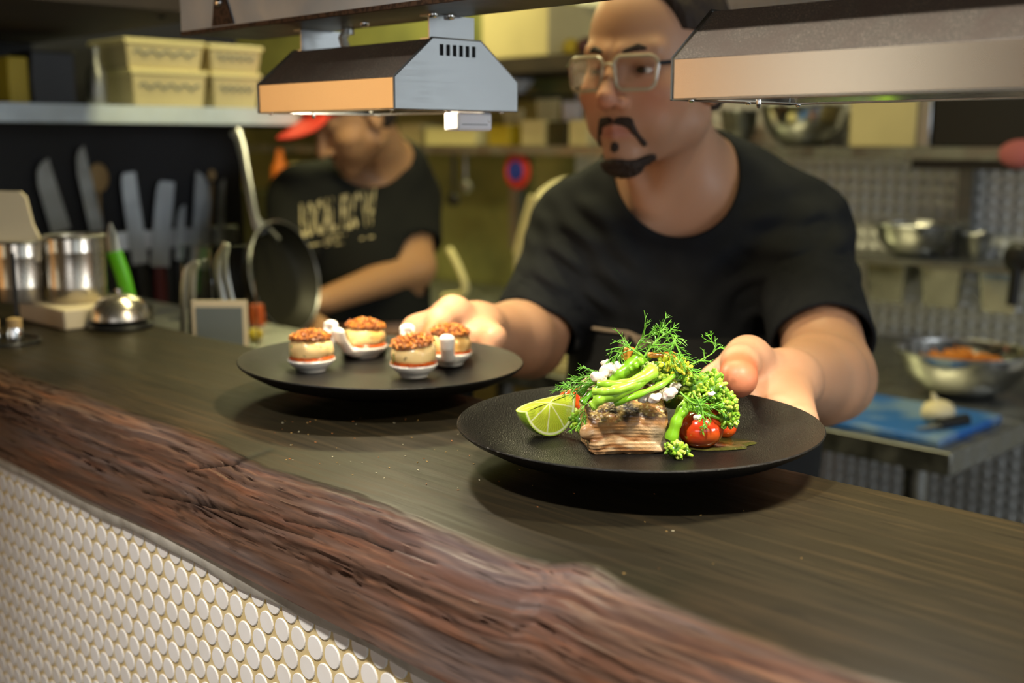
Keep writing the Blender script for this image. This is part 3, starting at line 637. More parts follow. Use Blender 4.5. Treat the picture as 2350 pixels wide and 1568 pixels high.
spoon_set(835, 826, (-0.55, -1.0), (0.06, 0.05), 'white ceramic spoon whose hooked handle faces the viewer, left of the plate centre', 'seared scallop with green herb on its left side, rear of the plate', 8, hs=0.85)
spoon_set(1031, 842, (0.0, -1.0), (0.05, 0.0), 'white ceramic spoon with handle towards the viewer, rightmost on the scallop plate', 'crumbed scallop partly hidden behind the rightmost spoon handle', 11, hs=0.85)

# ------------------------------------------------------------------ fish fillet
FC = PZ(1437, 1046, ZFR)+np.array([0.0, 0.026, 0.0]); RFISH = RZ(math.radians(7))
def fish(p):
    q = (p-FC)@RFISH; x, y, z = q.T
    zt = 0.0285+(y+0.024)*0.58+0.0022*np.sin(x*85+1)-0.00025*0
    d = np.abs(x+0.04*(z-0.02))-0.0305; d = smax(d, np.abs(y+0.0007*np.sin(z*330+x*70)+0.0010*np.sin(x*130+z*90))-0.0235, 0.008); d = smax(d, z-zt, 0.006); d = smax(d, -z, 0.004)
    side = np.clip((x-0.016)/0.01, 0, 1); d = d+side*0.0005*np.sin(y*1100+z*60)+0.00025*wob(q, 700, 1)+0.00018*np.sin(z*2400+6*wob(q, 75, 7)+y*90)*np.clip(1-side, 0, 1)+0.00022*np.clip(1-side, 0, 1)*np.sin(z*620+4.5*wob(q*np.array([1, 1, .5]), 75, 7)+2.0*wob(q, 230, 3)+1.5*np.sin(x*50))
    top = np.clip((z-zt+0.004)/0.003, 0, 1); d = d+top*0.0005*wob(q, 1500, 4)
    nub = sd_ell(q, (-0.033, -0.019, 0.017), (0.0045, 0.004, 0.0055)); return smin(d*0.8, nub, 0.004)
def fishcol(V):
    q = (V-FC)@RFISH; x, y, z = q.T; zt = 0.0285+(y+0.024)*0.58+0.0022*np.sin(x*85+1)
    n1_ = wob(q, 150, 2); n2_ = wob(q, 420, 5); n3 = wob(q, 1300, 3)
    base = np.tile(np.array([0.46, 0.28, 0.13]), (len(V), 1))
    def mx(c, f): 
        nonlocal base; f = np.clip(f, 0, 1)[:, None]; base = base*(1-f)+np.array(c)*f
    mx((0.66, 0.50, 0.30), n2_*1.3); mx((0.22, 0.10, 0.035), (np.sin(z*1500+6*wob(q, 75, 7)+y*90)-.35)*.8); mx((0.40, 0.24, 0.11), wob(q, 95, 9)*1.1); streak = np.sin(z*620+4.5*wob(q*np.array([1, 1, .5]), 75, 7)+2.0*wob(q, 230, 3)+1.5*np.sin(x*50)); mx((0.26, 0.11, 0.035), (streak-0.15)*1.3*(np.abs(x) < 0.05)*np.clip((0.030-x)/0.02, 0, 1))
    side = np.clip((x-0.014)/0.006, 0, 1); mx((0.50, 0.38, 0.24), side*0.8); mx((0.20, 0.14, 0.08), side*np.clip(np.sin(y*1100+z*60+2*n1_)-0.0, 0, 1)*0.85)
    mx((0.42, 0.22, 0.10), np.clip((0.006-z)/0.006, 0, 1)*0.7)
    dz = zt-z+0.0025*n1_
    mx((0.50, 0.22, 0.06), np.clip((0.011-dz)/0.005, 0, 1)*0.85); mx((0.045, 0.022, 0.012), np.clip((0.0065-dz)/0.0025, 0, 1)*np.clip(0.75+n1_, 0, 1))
    top = np.clip((0.0030-dz)/0.001, 0, 1); mx((0.24, 0.15, 0.045), top*np.clip(n2_*1.3+0.35, 0, 1)); mx((0.50, 0.36, 0.12), top*(n3 > 0.35)*0.8); mx((0.012, 0.008, 0.008), top*np.clip(np.sin(x*160+1)*1.2+n1_-0.5, 0, 1))
    return base
M['fish'] = mat('roasted_fish', (0.7, 0.5, 0.3), 0.38, attr='Col', coat=0.15, bump=(900, 0.4, 0.0006))
o = implicit('fish_fillet', fish, FC-np.array([0.045, 0.036, 0.006]), FC+np.array([0.045, 0.036, 0.06]), 0.0008, M['fish'], colfn=fishcol)
tag(o, 'thick roasted fish fillet with charred skin, front centre of the right plate', 'fish fillet')

# ------------------------------------------------------------------ lime wedge
LC = PZ(1262, 1008, ZFR)+np.array([0, 0.008, 0]); la = np.array([0.60, -0.78, 0.20]); la /= np.linalg.norm(la)
lb = np.array([0.78, 0.60, 0.16]); lb -= la*np.dot(la, lb); lb /= np.linalg.norm(lb); lc = np.cross(la, lb); lc = lc if lc[2] < 0 else -lc
LO = np.array([LC[0], LC[1], ZFR])+np.array([0, 0, 0.0275])      # centre of the half disc edge
RL = 0.0262; LB = 0.030
M['lime_rind'] = mat('lime_rind', (0.26, 0.48, 0.01), 0.32, coat=0.3, var=(70, (0.42, 0.60, 0.03), 0.4, 0.65), bump=(700, 0.4, 0.0008), sss=0.05)
M['lime_flesh'] = mat('lime_flesh', (0.6, 0.7, 0.1), 0.2, attr='Col', coat=0.6, sss=0.3, bump=(600, 0.25, 0.0006))
t = thing('lime_wedge', 'cut lime wedge with green rind, leaning at the left of the right plate', 'lime', LO-np.array([0, 0, 0.026]))
G = []
for i in range(33):                      # quarter ellipsoid of rind
    ph = PI/2*i/32
    G.append([LO-la*LB*math.sin(ph)+math.cos(ph)*RL*(lb*math.cos(th)+lc*math.sin(th)) for th in np.linspace(0, PI, 49)])
b = MB(); b.grid(np.array(G)); obj('rind', b, M['lime_rind'], t)
def flesh_col(r, th, n=5.0, off=0.0):
    f = r; ang = (th/PI*n+off) % 1.0; d = np.minimum(ang, 1-ang)*PI/n*r
    c = np.array([0.50, 0.60, 0.045])*(0.85+0.3*(0.5+0.5*math.sin(th*60+math.sin(r*20)*2)))
    if d < 0.022 or r < 0.06: c = np.array([0.78, 0.80, 0.42])
    if r > 0.90: c = np.array([0.80, 0.82, 0.48])
    if r > 0.965: c = np.array([0.40, 0.56, 0.05])
    return c
def flat_face(u, v, ru, rv, th0, th1, nrm, n, off):
    b = MB(); rr = np.linspace(0, 1, 46); tt = np.linspace(th0, th1, 120); G = []; C_ = []
    for r in rr:
        G.append([LO+r*(u*ru*math.cos(t_)+v*rv*math.sin(t_))+nrm*(0.0006*math.sin(min(r/0.9, 1)*PI)) for t_ in tt]); C_.append([flesh_col(r, t_, n, off) for t_ in tt])
    b.grid(np.array(G), np.array(C_)); return b
obj('cut_face', flat_face(lb, lc, RL, RL, 0, PI, la, 4.0, 0.45), M['lime_flesh'], t)
obj('top_cut', flat_face(lb, -la, RL, LB, 0, PI, -lc, 3.0, 0.5), M['lime_flesh'], t)

# ------------------------------------------------------------------ greens
def gcol(i=None, lo=0.7, hi=1.2): return np.array([(0.12, 0.34, 0.012), (0.20, 0.44, 0.015), (0.28, 0.50, 0.03), (0.07, 0.22, 0.010)][RNG.randint(4) if i is None else i])*(lo+(hi-lo)*RNG.rand())
def spline(pts, n=14):
    pts = np.asarray(pts, float)
    if len(pts) == 2: return [pts[0]+(pts[1]-pts[0])*t for t in np.linspace(0, 1, n)]
    e = np.vstack([2*pts[0]-pts[1], pts, 2*pts[-1]-pts[-2]]); out = []
    for t in np.linspace(0, len(pts)-1-1e-6, n):
        i = int(t); f = t-i; p0, p1, p2, p3 = e[i:i+4]; out.append(0.5*((2*p1)+(-p0+p2)*f+(2*p0-5*p1+4*p2-p3)*f*f+(-p0+3*p1-3*p2+p3)*f**3))
    return out
def bud_cluster(b, c, rad, direc, n, size=0.0029, cols=None):
    d = np.asarray(direc, float); d /= np.linalg.norm(d)
    for i in range(int(n*.8)):
        v = RNG.randn(3); v /= np.linalg.norm(v)
        if np.dot(v, d) < -0.35: v = v-2*np.dot(v, d)*d*0.9
        v /= np.linalg.norm(v); p = c+v*rad*(0.86+0.22*RNG.rand())
        R = frame_from(v+RNG.randn(3)*0.35); s_ = size*(0.7+0.5*RNG.rand())
        co = (cols[RNG.randint(len(cols))] if cols else gcol())*(0.8+0.4*RNG.rand())
        b.sph(p, (s_*0.55, s_*1.15, s_*0.55), R, 7, 5, col=co)
BUD = [np.array(q) for q in ((0.30, 0.46, 0.03), (0.20, 0.38, 0.02), (0.46, 0.56, 0.08), (0.13, 0.28, 0.015))]
YEL = [np.array(q) for q in ((0.50, 0.52, 0.03), (0.42, 0.50, 0.03), (0.60, 0.50, 0.03))]
def broccolini(label, stalks, heads, name='broccolini'):
    p0 = np.asarray(stalks[0][0][0], float)
    t = thing(name, label, 'broccolini', (p0[0], p0[1], ZFR), 'broccolini on the fish plate')
    b = MB()
    for pts, r0, r1, ci in stalks:
        sp_ = spline(pts, 16); c0_ = gcol(ci, 0.95, 1.1); b.tube(sp_, [r0+(r1-r0)*i/15+0.0004*math.sin(i*1.3) for i in range(16)], 12, col=c0_)
    obj('stalk', b, M['green'], t)
    if heads:
        b = MB()
        for c, r, d, n, cl in heads:
            b.sph(c, r*0.86, None, 10, 8, col=(0.06, 0.16, 0.01)); bud_cluster(b, np.asarray(c), r, d, n, cols=cl)
        obj('florets', b, M['green'], t)
    return t
broccolini('bright green broccolini stalk with splayed base lying across the fish', [
    ([P(1497, 852, .858), P(1478, 866, .852), P(1445, 888, .846), P(1405, 908, .842), P(1362, 918, .842)], .0058, .0040, 2),
    ([P(1478, 866, .850), P(1440, 880, .843), P(1400, 882, .843), P(1372, 880, .846)], .0042, .0024, 2),
    ([P(1460, 878, .848), P(1420, 893, .838), P(1388, 899, .838), P(1360, 897, .840)], .0044, .0024, 2),
    ([P(1415, 905, .842), P(1380, 915, .840), P(1362, 930, .842), P(1356, 934, .842)], .0042, .0036, 2)], [(P(1488, 852, .862), .0052, (0.3, 0.2, 1), 26, [np.array((0.45, 0.58, 0.16))])])
broccolini('thick green broccolini stem sloping up in the middle of the pile', [
    ([P(1402, 880, .868), P(1420, 862, .866), P(1445, 845, .866), P(1472, 818, .868)], .0050, .0066, 1),
    ([P(1446, 848, .860), P(1462, 836, .858), P(1479, 823, .858)], .0024, .0030, 1)], None)
broccolini('thin curved broccolini shoot just above the charred fish skin', [
    ([P(1410, 926, .846), P(1440, 916, .844), P(1480, 900, .846), P(1520, 882, .852), P(1545, 862, .86)], .0026, .0022, 1)], [(P(1556, 852, .866), .0085, (0.2, 0, 1), 55, YEL), (P(1528, 842, .868), .0065, (0, 0, 1), 35, YEL)])
hc = [P(1600, 892, .872), P(1636, 903, .872), P(1660, 926, .874), P(1667, 956, .876), P(1572, 884, .878), P(1630, 880, .886)]
broccolini('large drooping broccolini head on the right, above the red tomato', [
    ([P(1540, 1008, .868), P(1550, 975, .866), P(1562, 945, .866), P(1580, 915, .868)], .0052, .0034, 1)]+
    [([P(1553, 970, .866), P(1575, 945, .866)+np.array([0, 0, 0.002]), h_+np.array([0, 0, -0.003])], .0028, .0018, 1) for h_ in hc],
    [(hc[0], .0095, (0, -.5, 1), 80, BUD), (hc[1], .0100, (.2, -.5, 1), 90, BUD), (hc[2], .0092, (.6, -.4, .6), 85, BUD), (hc[3], .0082, (1, -.3, 0), 70, BUD), (hc[4], .0090, (0, -.3, 1), 70, BUD+YEL), (hc[5], .0090, (.3, 0, 1), 60, BUD)])
broccolini('small broccolini floret between the fish and the red tomato', [([PZ(1560, 1030, ZFR+.004)+np.array([0, .012, 0]), PZ(1548, 1036, ZFR+.005)], .003, .002, 1)],
    [(PZ(1548, 1034, ZFR+.006), .0062, (0, -.3, .6), 42, BUD), (PZ(1575, 1038, ZFR+.004), .0035, (0, -.3, .6), 16, BUD)])
broccolini('dark green broccolini stems at the back of the pile', [
    ([P(1335, 955, .950), P(1370, 925, .95), P(1430, 895, .945), P(1500, 870, .94)], .0058, .005, 3), ([P(1390, 940, .95), P(1450, 905, .945), P(1540, 900, .94), P(1590, 935, .935)], .006, .005, 3),
    ([P(1330, 905, .875), P(1352, 880, .88), P(1382, 860, .885), P(1420, 850, .885)], .0028, .002, 0), ([P(1335, 925, .872), P(1360, 900, .876), P(1395, 870, .88)], .0026, .002, 0)],
    [(P(1480, 880, .902), .015, (0, 0, 1), 150, BUD), (P(1410, 895, .905), .013, (0, 0, 1), 90, BUD), (P(1545, 905, .905), .014, (0, 0, 1), 120, BUD), (P(1333, 968, .915), .008, (0, -1, 0.5), 60, BUD)])
def dill(label, pts, seed, dens=16, ln=0.016, droop=0.3, r=0.00085):
    rg = np.random.RandomState(seed); sp_ = spline(pts, 26); b = MB(); b.tube(sp_, [r*(1-0.6*i/25) for i in range(26)], 6, col=(0.16, 0.36, 0.03))
    for k in range(dens):
        i = 4+int(k*21/dens); T = sp_[min(i+1, 25)]-sp_[i-1]; T /= np.linalg.norm(T); sd = np.cross(T, rg.randn(3)); sd /= np.linalg.norm(sd)+1e-9
        L_ = 1.3*ln*(1-0.45*k/dens)*(0.7+0.5*rg.rand()); d = T*0.75+sd*0.8; d /= np.linalg.norm(d); q = [sp_[i]]
        for s_ in range(4): q.append(q[-1]+d*L_/4); d = d+np.array([0, 0, -droop*0.35])+rg.randn(3)*0.12; d /= np.linalg.norm(d)
        c = np.array([0.11, 0.32, 0.02])*(0.7+0.7*rg.rand()); b.tube(q, [0.00042, 0.0004, 0.00034, 0.00026, 0.00015], 5, col=c)
        for m_ in range(5):
            j = 1+rg.randint(3); T2 = q[j+1]-q[j]; T2 /= np.linalg.norm(T2); s2 = np.cross(T2, rg.randn(3)); s2 /= np.linalg.norm(s2)+1e-9; d2 = T2*0.8+s2*0.7; l2 = L_*0.35*(0.6+0.6*rg.rand())
            b.tube([q[j], q[j]+d2*l2*0.5, q[j]+d2*l2+np.array([0, 0, -droop*l2*0.3])], [0.0003, 0.00025, 0.0001], 4, col=c*1.1)
    o = obj('dill_frond', b, M['dill'])
    tag(o, label, 'dill', 'dill fronds on the fish plate')
dill('dill frond arching from the pile top down to the right', [P(1470, 830, .86), P(1500, 790, .86), P(1535, 765, .86), P(1555, 800, .858), P(1575, 850, .856)], 1, 18, .014)
dill('dill frond at the very top, its tips reaching highest', [P(1440, 850, .865), P(1455, 810, .865), P(1475, 775, .866), P(1510, 762, .866), P(1532, 755, .866)], 2, 18, .015, 0.1)
dill('dill frond spreading over the yellow florets', [P(1480, 830, .87), P(1520, 800, .868), P(1556, 820, .86), P(1600, 870, .856)], 3, 16, .013)
dill('dill frond trailing over the rind of the lime wedge', [P(1372, 880, .868), P(1340, 880, .872), P(1312, 890, .872), P(1284, 900, .868)], 4, 14, .013, 0.5)
dill('dill frond pointing left above the lime wedge', [P(1400, 850, .875), P(1370, 860, .875), P(1335, 868, .878), P(1300, 886, .88)], 5, 14, .013, 0.3)
dill('dill frond left of the pile top, over the white crumble', [P(1470, 815, .86), P(1435, 795, .862), P(1415, 815, .866), P(1395, 845, .868)], 6, 16, .013, 0.3)
dill('dill frond hanging over the red tomato', [P(1590, 900, .860), P(1610, 935, .856), P(1614, 960, .853), P(1616, 985, .851)], 7, 12, .010, 0.6)
dill('dill frond lying across the big broccolini head', [P(1560, 900, .862), P(1590, 925, .858), P(1625, 930, .858), P(1660, 950, .860)], 8, 14, .012, 0.4)
dill('lone dill tip standing out right of the pile over the apron', [P(1560, 850, .885), P(1605, 828, .90), P(1640, 806, .91), P(1634, 784, .91), P(1628, 776, .91)], 9, 9, .011, 0.1, 0.0005)
dill('dill frond tucked between the lime wedge and the fish', [P(1380, 900, .872), P(1350, 930, .874), P(1335, 965, .876), P(1330, 990, .878)], 10, 14, .011, 0.5)
dill('dill frond in the centre of the pile behind the stems', [P(1430, 880, .875), P(1465, 850, .875), P(1500, 820, .873), P(1530, 830, .872)], 12, 18, .014, 0.2)
# tomatoes
M['tomato'] = mat('cherry_tomato', (0.60, 0.045, 0.008), 0.10, coat=0.9, var=(40, (0.70, 0.13, 0.01), 0.45, 0.7), sss=0.1)
M['capsicum'] = mat('orange_capsicum', (0.62, 0.24, 0.04), 0.25, coat=0.5, sss=0.1)
def tomato(label, c, r, sq=(1, 1, 0.9), m='tomato'):
    def fn(p): return sd_ell(p, c, np.array(sq)*r)+wob(p-c, 90, r*900)*0.0007
    o = implicit('cherry_tomato', fn, c-r*1.4, c+r*1.4, r/12, M[m]); tag(o, label, 'tomato', 'cherry tomatoes on the fish plate'); return o
c = PZ(1612, 1036, ZFR)+np.array([0, .012, .0145]); tomato('large glossy red cherry tomato right of the fish', c, .0168, (1.05, 1, .9))
c = PZ(1668, 1010, ZFR)+np.array([0, .006, .008]); tomato('small dark red tomato piece half hidden right of the large tomato', c, .0085)
c = P(1628, 955, .885); tomato('orange-red tomato behind the large red tomato', c, .011)
c = PZ(1318, 962, ZFR)+np.array([0, .0, .016]); tomato('red tomato showing behind the lime wedge', c, .0115, (1.2, 1, .9))
c = PZ(1342, 985, ZFR)+np.array([0, .004, .016]); tomato('pinkish red tomato piece beside the fish, left edge', c, .0065)
for lab, q, sz in (('small cube of orange capsicum left of the pile top', P(1442, 812, .868), (.010, .006, .010)), ('thin orange capsicum slice at the right of the pile top', P(1520, 815, .872), (.024, .006, .004))):
    b = MB(); b.box(q, sz, rot((0.3, 0.2, 1), 0.4)); tag(obj('capsicum_piece', b, M['capsicum'], bevel=0.0015), lab, 'vegetable piece', 'orange capsicum pieces')
# white crumble
M['feta'] = mat('white_crumble', (0.72, 0.62, 0.52), 0.5, sss=0.3, bump=(400, 0.5, 0.001))
for i, (x, y, Z, r, lab) in enumerate(((1375, 866, .862, .0062, 'white crumble chunk at the left shoulder of the pile'), (1398, 850, .866, .0075, 'largest white crumble chunk, upper left of the pile'), (1416, 860, .868, .0058, 'white crumble chunk tucked beside the thick green stem'),
        (1388, 833, .874, .0030, 'tiny white crumble speck at the upper left edge of the pile'), (1530, 905, .856, .0062, 'white crumble chunk above the right corner of the fish'), (1500, 914, .850, .0050, 'white crumble chunk on the charred skin near its right end'), (1476, 915, .852, .0045, 'small white crumble on the middle of the charred skin'),
        (1548, 888, .868, .0040, 'white crumble under the yellow florets'), (1600, 958, .856, .0028, 'white speck above the large red tomato'), (1632, 905, .858, .0024, 'white speck on the big broccolini head'))):
    c = P(x, y, Z)
    def fn(p, c=c, r=r, i=i): return np.minimum(sd_ell(p, c, (r, r*.8, r*.75)), sd_ell(p, c+np.array([r*.6, 0, r*.3]), (r*.6, r*.6, r*.5)))+wob(p-c, 1.9/r, i)*r*0.16+wob(p-c, 5.5/r, i+1)*r*0.10
    tag(implicit('cheese_crumble', fn, c-r*1.9, c+r*1.9, r/11, M['feta']), lab, 'crumble', 'white crumble on the fish plate')
# dressing
M['dressing'] = mat('oily_dressing', (0.05, 0.05, 0.012), 0.05, coat=1.0, bump=(260, 0.6, 0.002))
b = MB(); q0 = PZ(1640, 1022, ZFR); th = np.linspace(0, 2*PI, 60, endpoint=False); ring = [q0+np.array([math.cos(t_)*0.030*(1+0.15*math.sin(3*t_)+0.08*math.sin(7*t_)), math.sin(t_)*0.020*(1+0.15*math.sin(2*t_+1)), 0.0006]) for t_ in th]
ringi = [q0+(p-q0)*0.9+np.array([0, 0, 0.0012]) for p in ring]; b.add(ring+ringi, [(i, (i+1) % 60, 60+(i+1) % 60, 60+i) for i in range(60)]+[tuple(range(60, 120))]); tag(obj('dressing_pool', b, M['dressing']), 'glossy pool of dressing around the red tomato on the right plate', 'sauce')

# ================================================================== the chef at the pass
PHI = math.radians(36); HO = np.array([0.172, 1.457, CZ+0.086])
hF = np.array([-math.sin(PHI), -math.cos(PHI), 0.0]); hX = np.array([-math.cos(PHI), math.sin(PHI), 0.0]); HR = np.stack([hX, hF, (0, 0, 1.0)], 1) @ rot((1, 0, 0), math.radians(-2)) @ rot((0, 1, 0), math.radians(0))
def toH(p): return (p-HO)@HR
def frH(q): return HO+np.asarray(q, float)@HR.T
def head_sdf(q):
    x, y, z = q.T; ax = np.abs(x); m = np.stack([ax, y, z], 1)
    d = sd_ell(q, (0, -0.015, 0.036), (0.078, 0.100, 0.088))
    d = smin(d, sd_ell(q, (0, 0.020, -0.025), (0.064, 0.070, 0.078)), 0.03)
    d = smin(d, sd_cap(m, (0.0, 0.058, -0.094), (0.050, 0.000, -0.066), 0.021, 0.020), 0.028)
    d = smin(d, sd_ell(q, (0, 0.072, -0.098), (0.021, 0.017, 0.018)), 0.018)
    d = smin(d, sd_ell(m, (0.044, 0.050, -0.028), (0.024, 0.026, 0.022)), 0.020)
    d = smin(d, sd_ell(m, (0.030, 0.058, -0.062), (0.022, 0.020, 0.020)), 0.020)
    d = smin(d, sd_cap(m, (0.008, 0.084, 0.018), (0.042, 0.068, 0.022), 0.009, 0.009), 0.014)
    d = smax(d, -sd_ell(m, (0.030, 0.096, 0.001), (0.021, 0.017, 0.012)), 0.010)
    # mouth mound, nose
    d = smin(d, sd_ell(q, (0, 0.070, -0.066), (0.026, 0.020, 0.020)), 0.014)
    d = smin(d, sd_cap(q, (0, 0.083, 0.012), (0, 0.108, -0.030), 0.0075, 0.0105), 0.010)
    d = smin(d, sd_ell(q, (0, 0.108, -0.034), (0.011, 0.011, 0.010)), 0.006); d = smin(d, sd_ell(m, (0.013, 0.095, -0.038), (0.008, 0.010, 0.008)), 0.005)
    d = smax(d, -sd_ell(m, (0.0065, 0.101, -0.046), (0.0035, 0.005, 0.004)), 0.003)
    # lips
    d = smin(d, sd_cap(m, (0, 0.0905, -0.0655), (0.021, 0.078, -0.071), 0.0052, 0.003), 0.004); d = smin(d, sd_cap(m, (0, 0.0890, -0.0755), (0.017, 0.078, -0.0745), 0.0065, 0.0035), 0.004)
    d = smax(d, -sd_cap(m, (0, 0.0975, -0.0705), (0.024, 0.083, -0.0725), 0.0022, 0.0015), 0.0025)
    # lids over the eyeballs
    lid = np.linalg.norm(m-np.array([0.031, 0.0690, 0.000]), axis=1)-0.0142; lid = smax(lid, -(np.abs(z+0.0005+(ax-0.031)**2*12)-0.0038), 0.0012); d = smin(d, lid, 0.004)
    # ears
    e = sd_ell(m, (0.080, -0.014, -0.008), (0.009, 0.018, 0.031)); e = smax(e, -sd_ell(m, (0.090, -0.010, -0.006), (0.007, 0.010, 0.018)), 0.004); e = smin(e, sd_ell(m, (0.079, -0.006, -0.033), (0.006, 0.008, 0.009)), 0.006); d = smin(d, e, 0.006)
    return d
NBp = P(1575, 425, 1.53); SL = P(1338, 528, 1.60); SR = P(1826, 533, 1.54); EL = P(1214, 785, 1.50); ER = P(1906, 868, 1.30); WL = P(1098, 752, 1.33); WR = P(1806, 876, 1.07)
CH = P(1575, 610, 1.60); AB = P(1580, 800, 1.59); PV = P(1578, 1000, 1.62)
def rimp(c, ang, r, z): return np.array([c[0]+r*math.cos(math.radians(ang)), c[1]+r*math.sin(math.radians(ang)), RIM+z])
def hand_sdf(p, side):
    if side == 'R':
        W = WR; pc = PR; kn = [rimp(pc, a, .164, z_) for a, z_ in ((58, -.002), (47, -.010), (37, -.016), (28, -.020))]; angs = (58, 47, 37, 28); TM = P(1716, 824, 1.025); TI = P(1698, 836, .985); TT_ = P(1694, 868, .952); rt = (.0175, .0160, .0162)
    else:
        W = WL; pc = PL; kn = [rimp(pc, a, .166, -.000) for a in (82, 70, 59, 49)]; angs = (82, 70, 59, 49); TM = P(1040, 722, 1.29); TI = P(1010, 738, 1.26); TT_ = P(992, 772, 1.235); rt = (.0185, .0150, .0135)
    d = sd_cap(p, W, (kn[1]+kn[2])/2*0.6+W*0.4, .027, .024)
    for i, k_ in enumerate(kn):
        d = smin(d, sd_cap(p, W*0.75+k_*0.25, k_, .019, .0150 if i else .0175), .012)
        m1 = rimp(pc, angs[i]-1, .148, -.0275); m2 = rimp(pc, angs[i]-3, .120-(0.006 if i == 3 else 0), -.0275); d2 = smin(sd_cap(p, k_, m1, .0125, .0082), sd_cap(p, m1, m2, .0080, .0068), .004); d = smin(d, d2, .005)
    th = smin(sd_cap(p, W*0.6+TM*0.4, TM, .021, rt[0]), sd_cap(p, TM, TI, rt[0], rt[1]), .010); th = smin(th, sd_cap(p, TI, TT_, rt[1]*0.93, rt[2]), .006)
    d = smin(d, th, .010); d = smin(d, sd_cap(p, TM, kn[0], .0165, .0175), .012)
    return d
def masked(p, c, R, fn, far=0.05):
    dist = np.linalg.norm(p-c, axis=1)-R; m_ = dist < 0.03; out = dist+far
    if m_.any(): out[m_] = fn(p[m_])
    return out
def torso(p, g=0.0):
    d = sd_ell(p, CH, np.array([.165, .105, .175])+g); d = smin(d, sd_ell(p, AB, np.array([.117, .094, .17])+g), .06); d = smin(d, sd_ell(p, PV, np.array([.150, .110, .14])+g), .06)
    d = smin(d, sd_cap(p, NBp+np.array([0, .02, -.02]), SL, .062+g, .052+g), .05); d = smin(d, sd_cap(p, NBp+np.array([0, .02, -.02]), SR, .062+g, .054+g), .05)
    for s_, c_ in ((-1, P(1450, 590, 1.52)), (1, P(1690, 590, 1.50))): d = smin(d, sd_ell(p, c_, np.array([.075, .045, .06])+g), .05)
    return d
def arms(p, g=0.0):
    d = smin(sd_cap(p, SL, EL, .050+g, .043+g), sd_cap(p, SR, ER, .053+g, .046+g), .001)
    return d
def body_sdf(p):
    d = smin(torso(p), arms(p), .04)
    f1 = smin(sd_cap(p, EL, EL*0.72+WL*0.28, .045, .044), sd_cap(p, EL*0.72+WL*0.28, WL, .044, .027), .02)
    f2 = smin(sd_cap(p, ER, ER*0.70+WR*0.30, .046, .046), sd_cap(p, ER*0.70+WR*0.30, WR, .046, .029), .02)
    d = smin(d, smin(f1, f2, .001), .02)
    neck = sd_cap(p, frH((0, -.028, -.055)), NBp, .053, .060)
    d = smin(d, neck, .045)
    # sternocleidomastoid and collar bones
    d = smin(d, sd_cap(p, frH((-.058, -.015, -.055)), P(1500, 470, 1.475), .012, .010), .022); d = smin(d, sd_cap(p, frH((.050, .0, -.07)), P(1480, 465, 1.475), .011, .009), .022)
    d = smin(d, masked(p, HO, .17, lambda q: head_sdf(toH(q))), .020)
    d = smin(d, masked(p, rimp(PR, 40, .16, 0), .13, lambda q: hand_sdf(q, 'R')), .015); d = smin(d, masked(p, rimp(PL, 68, .16, 0), .13, lambda q: hand_sdf(q, 'L')), .015)
    return d
def skin_col(V):
    q = toH(V); x, y, z = q.T; ax = np.abs(x); c = np.tile(np.array([0.50, 0.265, 0.155]), (len(V), 1)); inh = np.linalg.norm(q-np.array([0, 0, -.01]), axis=1) < 0.17
    def mx(col, f):
        nonlocal c; f = np.clip(f, 0, 1)[:, None]; c = c*(1-f)+np.array(col)*f
    mx((0.56, 0.33, 0.21), 0.5*np.clip(wob(V, 45, 2), 0, 1))
    mx((0.55, 0.20, 0.13), inh*0.5*np.exp(-((ax-.042)**2+(z+.03)**2)/.0006)*(y > .03)); mx((0.52, 0.18, 0.12), inh*0.5*np.exp(-(ax**2+(z+.036)**2)/.0003)*(y > .09))
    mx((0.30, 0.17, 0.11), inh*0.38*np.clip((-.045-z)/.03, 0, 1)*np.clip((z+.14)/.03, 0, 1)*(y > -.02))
    lip = np.exp(-((ax/.021)**4+((z+.0705)/.0085)**4))*(y > .074)*inh; mx((0.42, 0.15, 0.12), lip*0.7)
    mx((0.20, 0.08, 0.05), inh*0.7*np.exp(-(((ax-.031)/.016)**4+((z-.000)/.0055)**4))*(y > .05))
    # finger tips a little redder
    for tp, rr in ((P(1694, 866, .957), .024), (P(992, 772, 1.235), .022)): mx((0.46, 0.095, 0.03), 0.97*np.exp(-((np.linalg.norm(V-tp, axis=1)/rr)**4)))
    return c
person = thing('person', 'man in black T-shirt, glasses and goatee setting down two plates at the pass', 'person', (PV[0], PV[1], 0.0))
implicit('body', body_sdf, (-0.16, 0.86, 1.02), (0.47, 1.80, 1.70), 0.0024, M['skin'], person, colfn=skin_col)
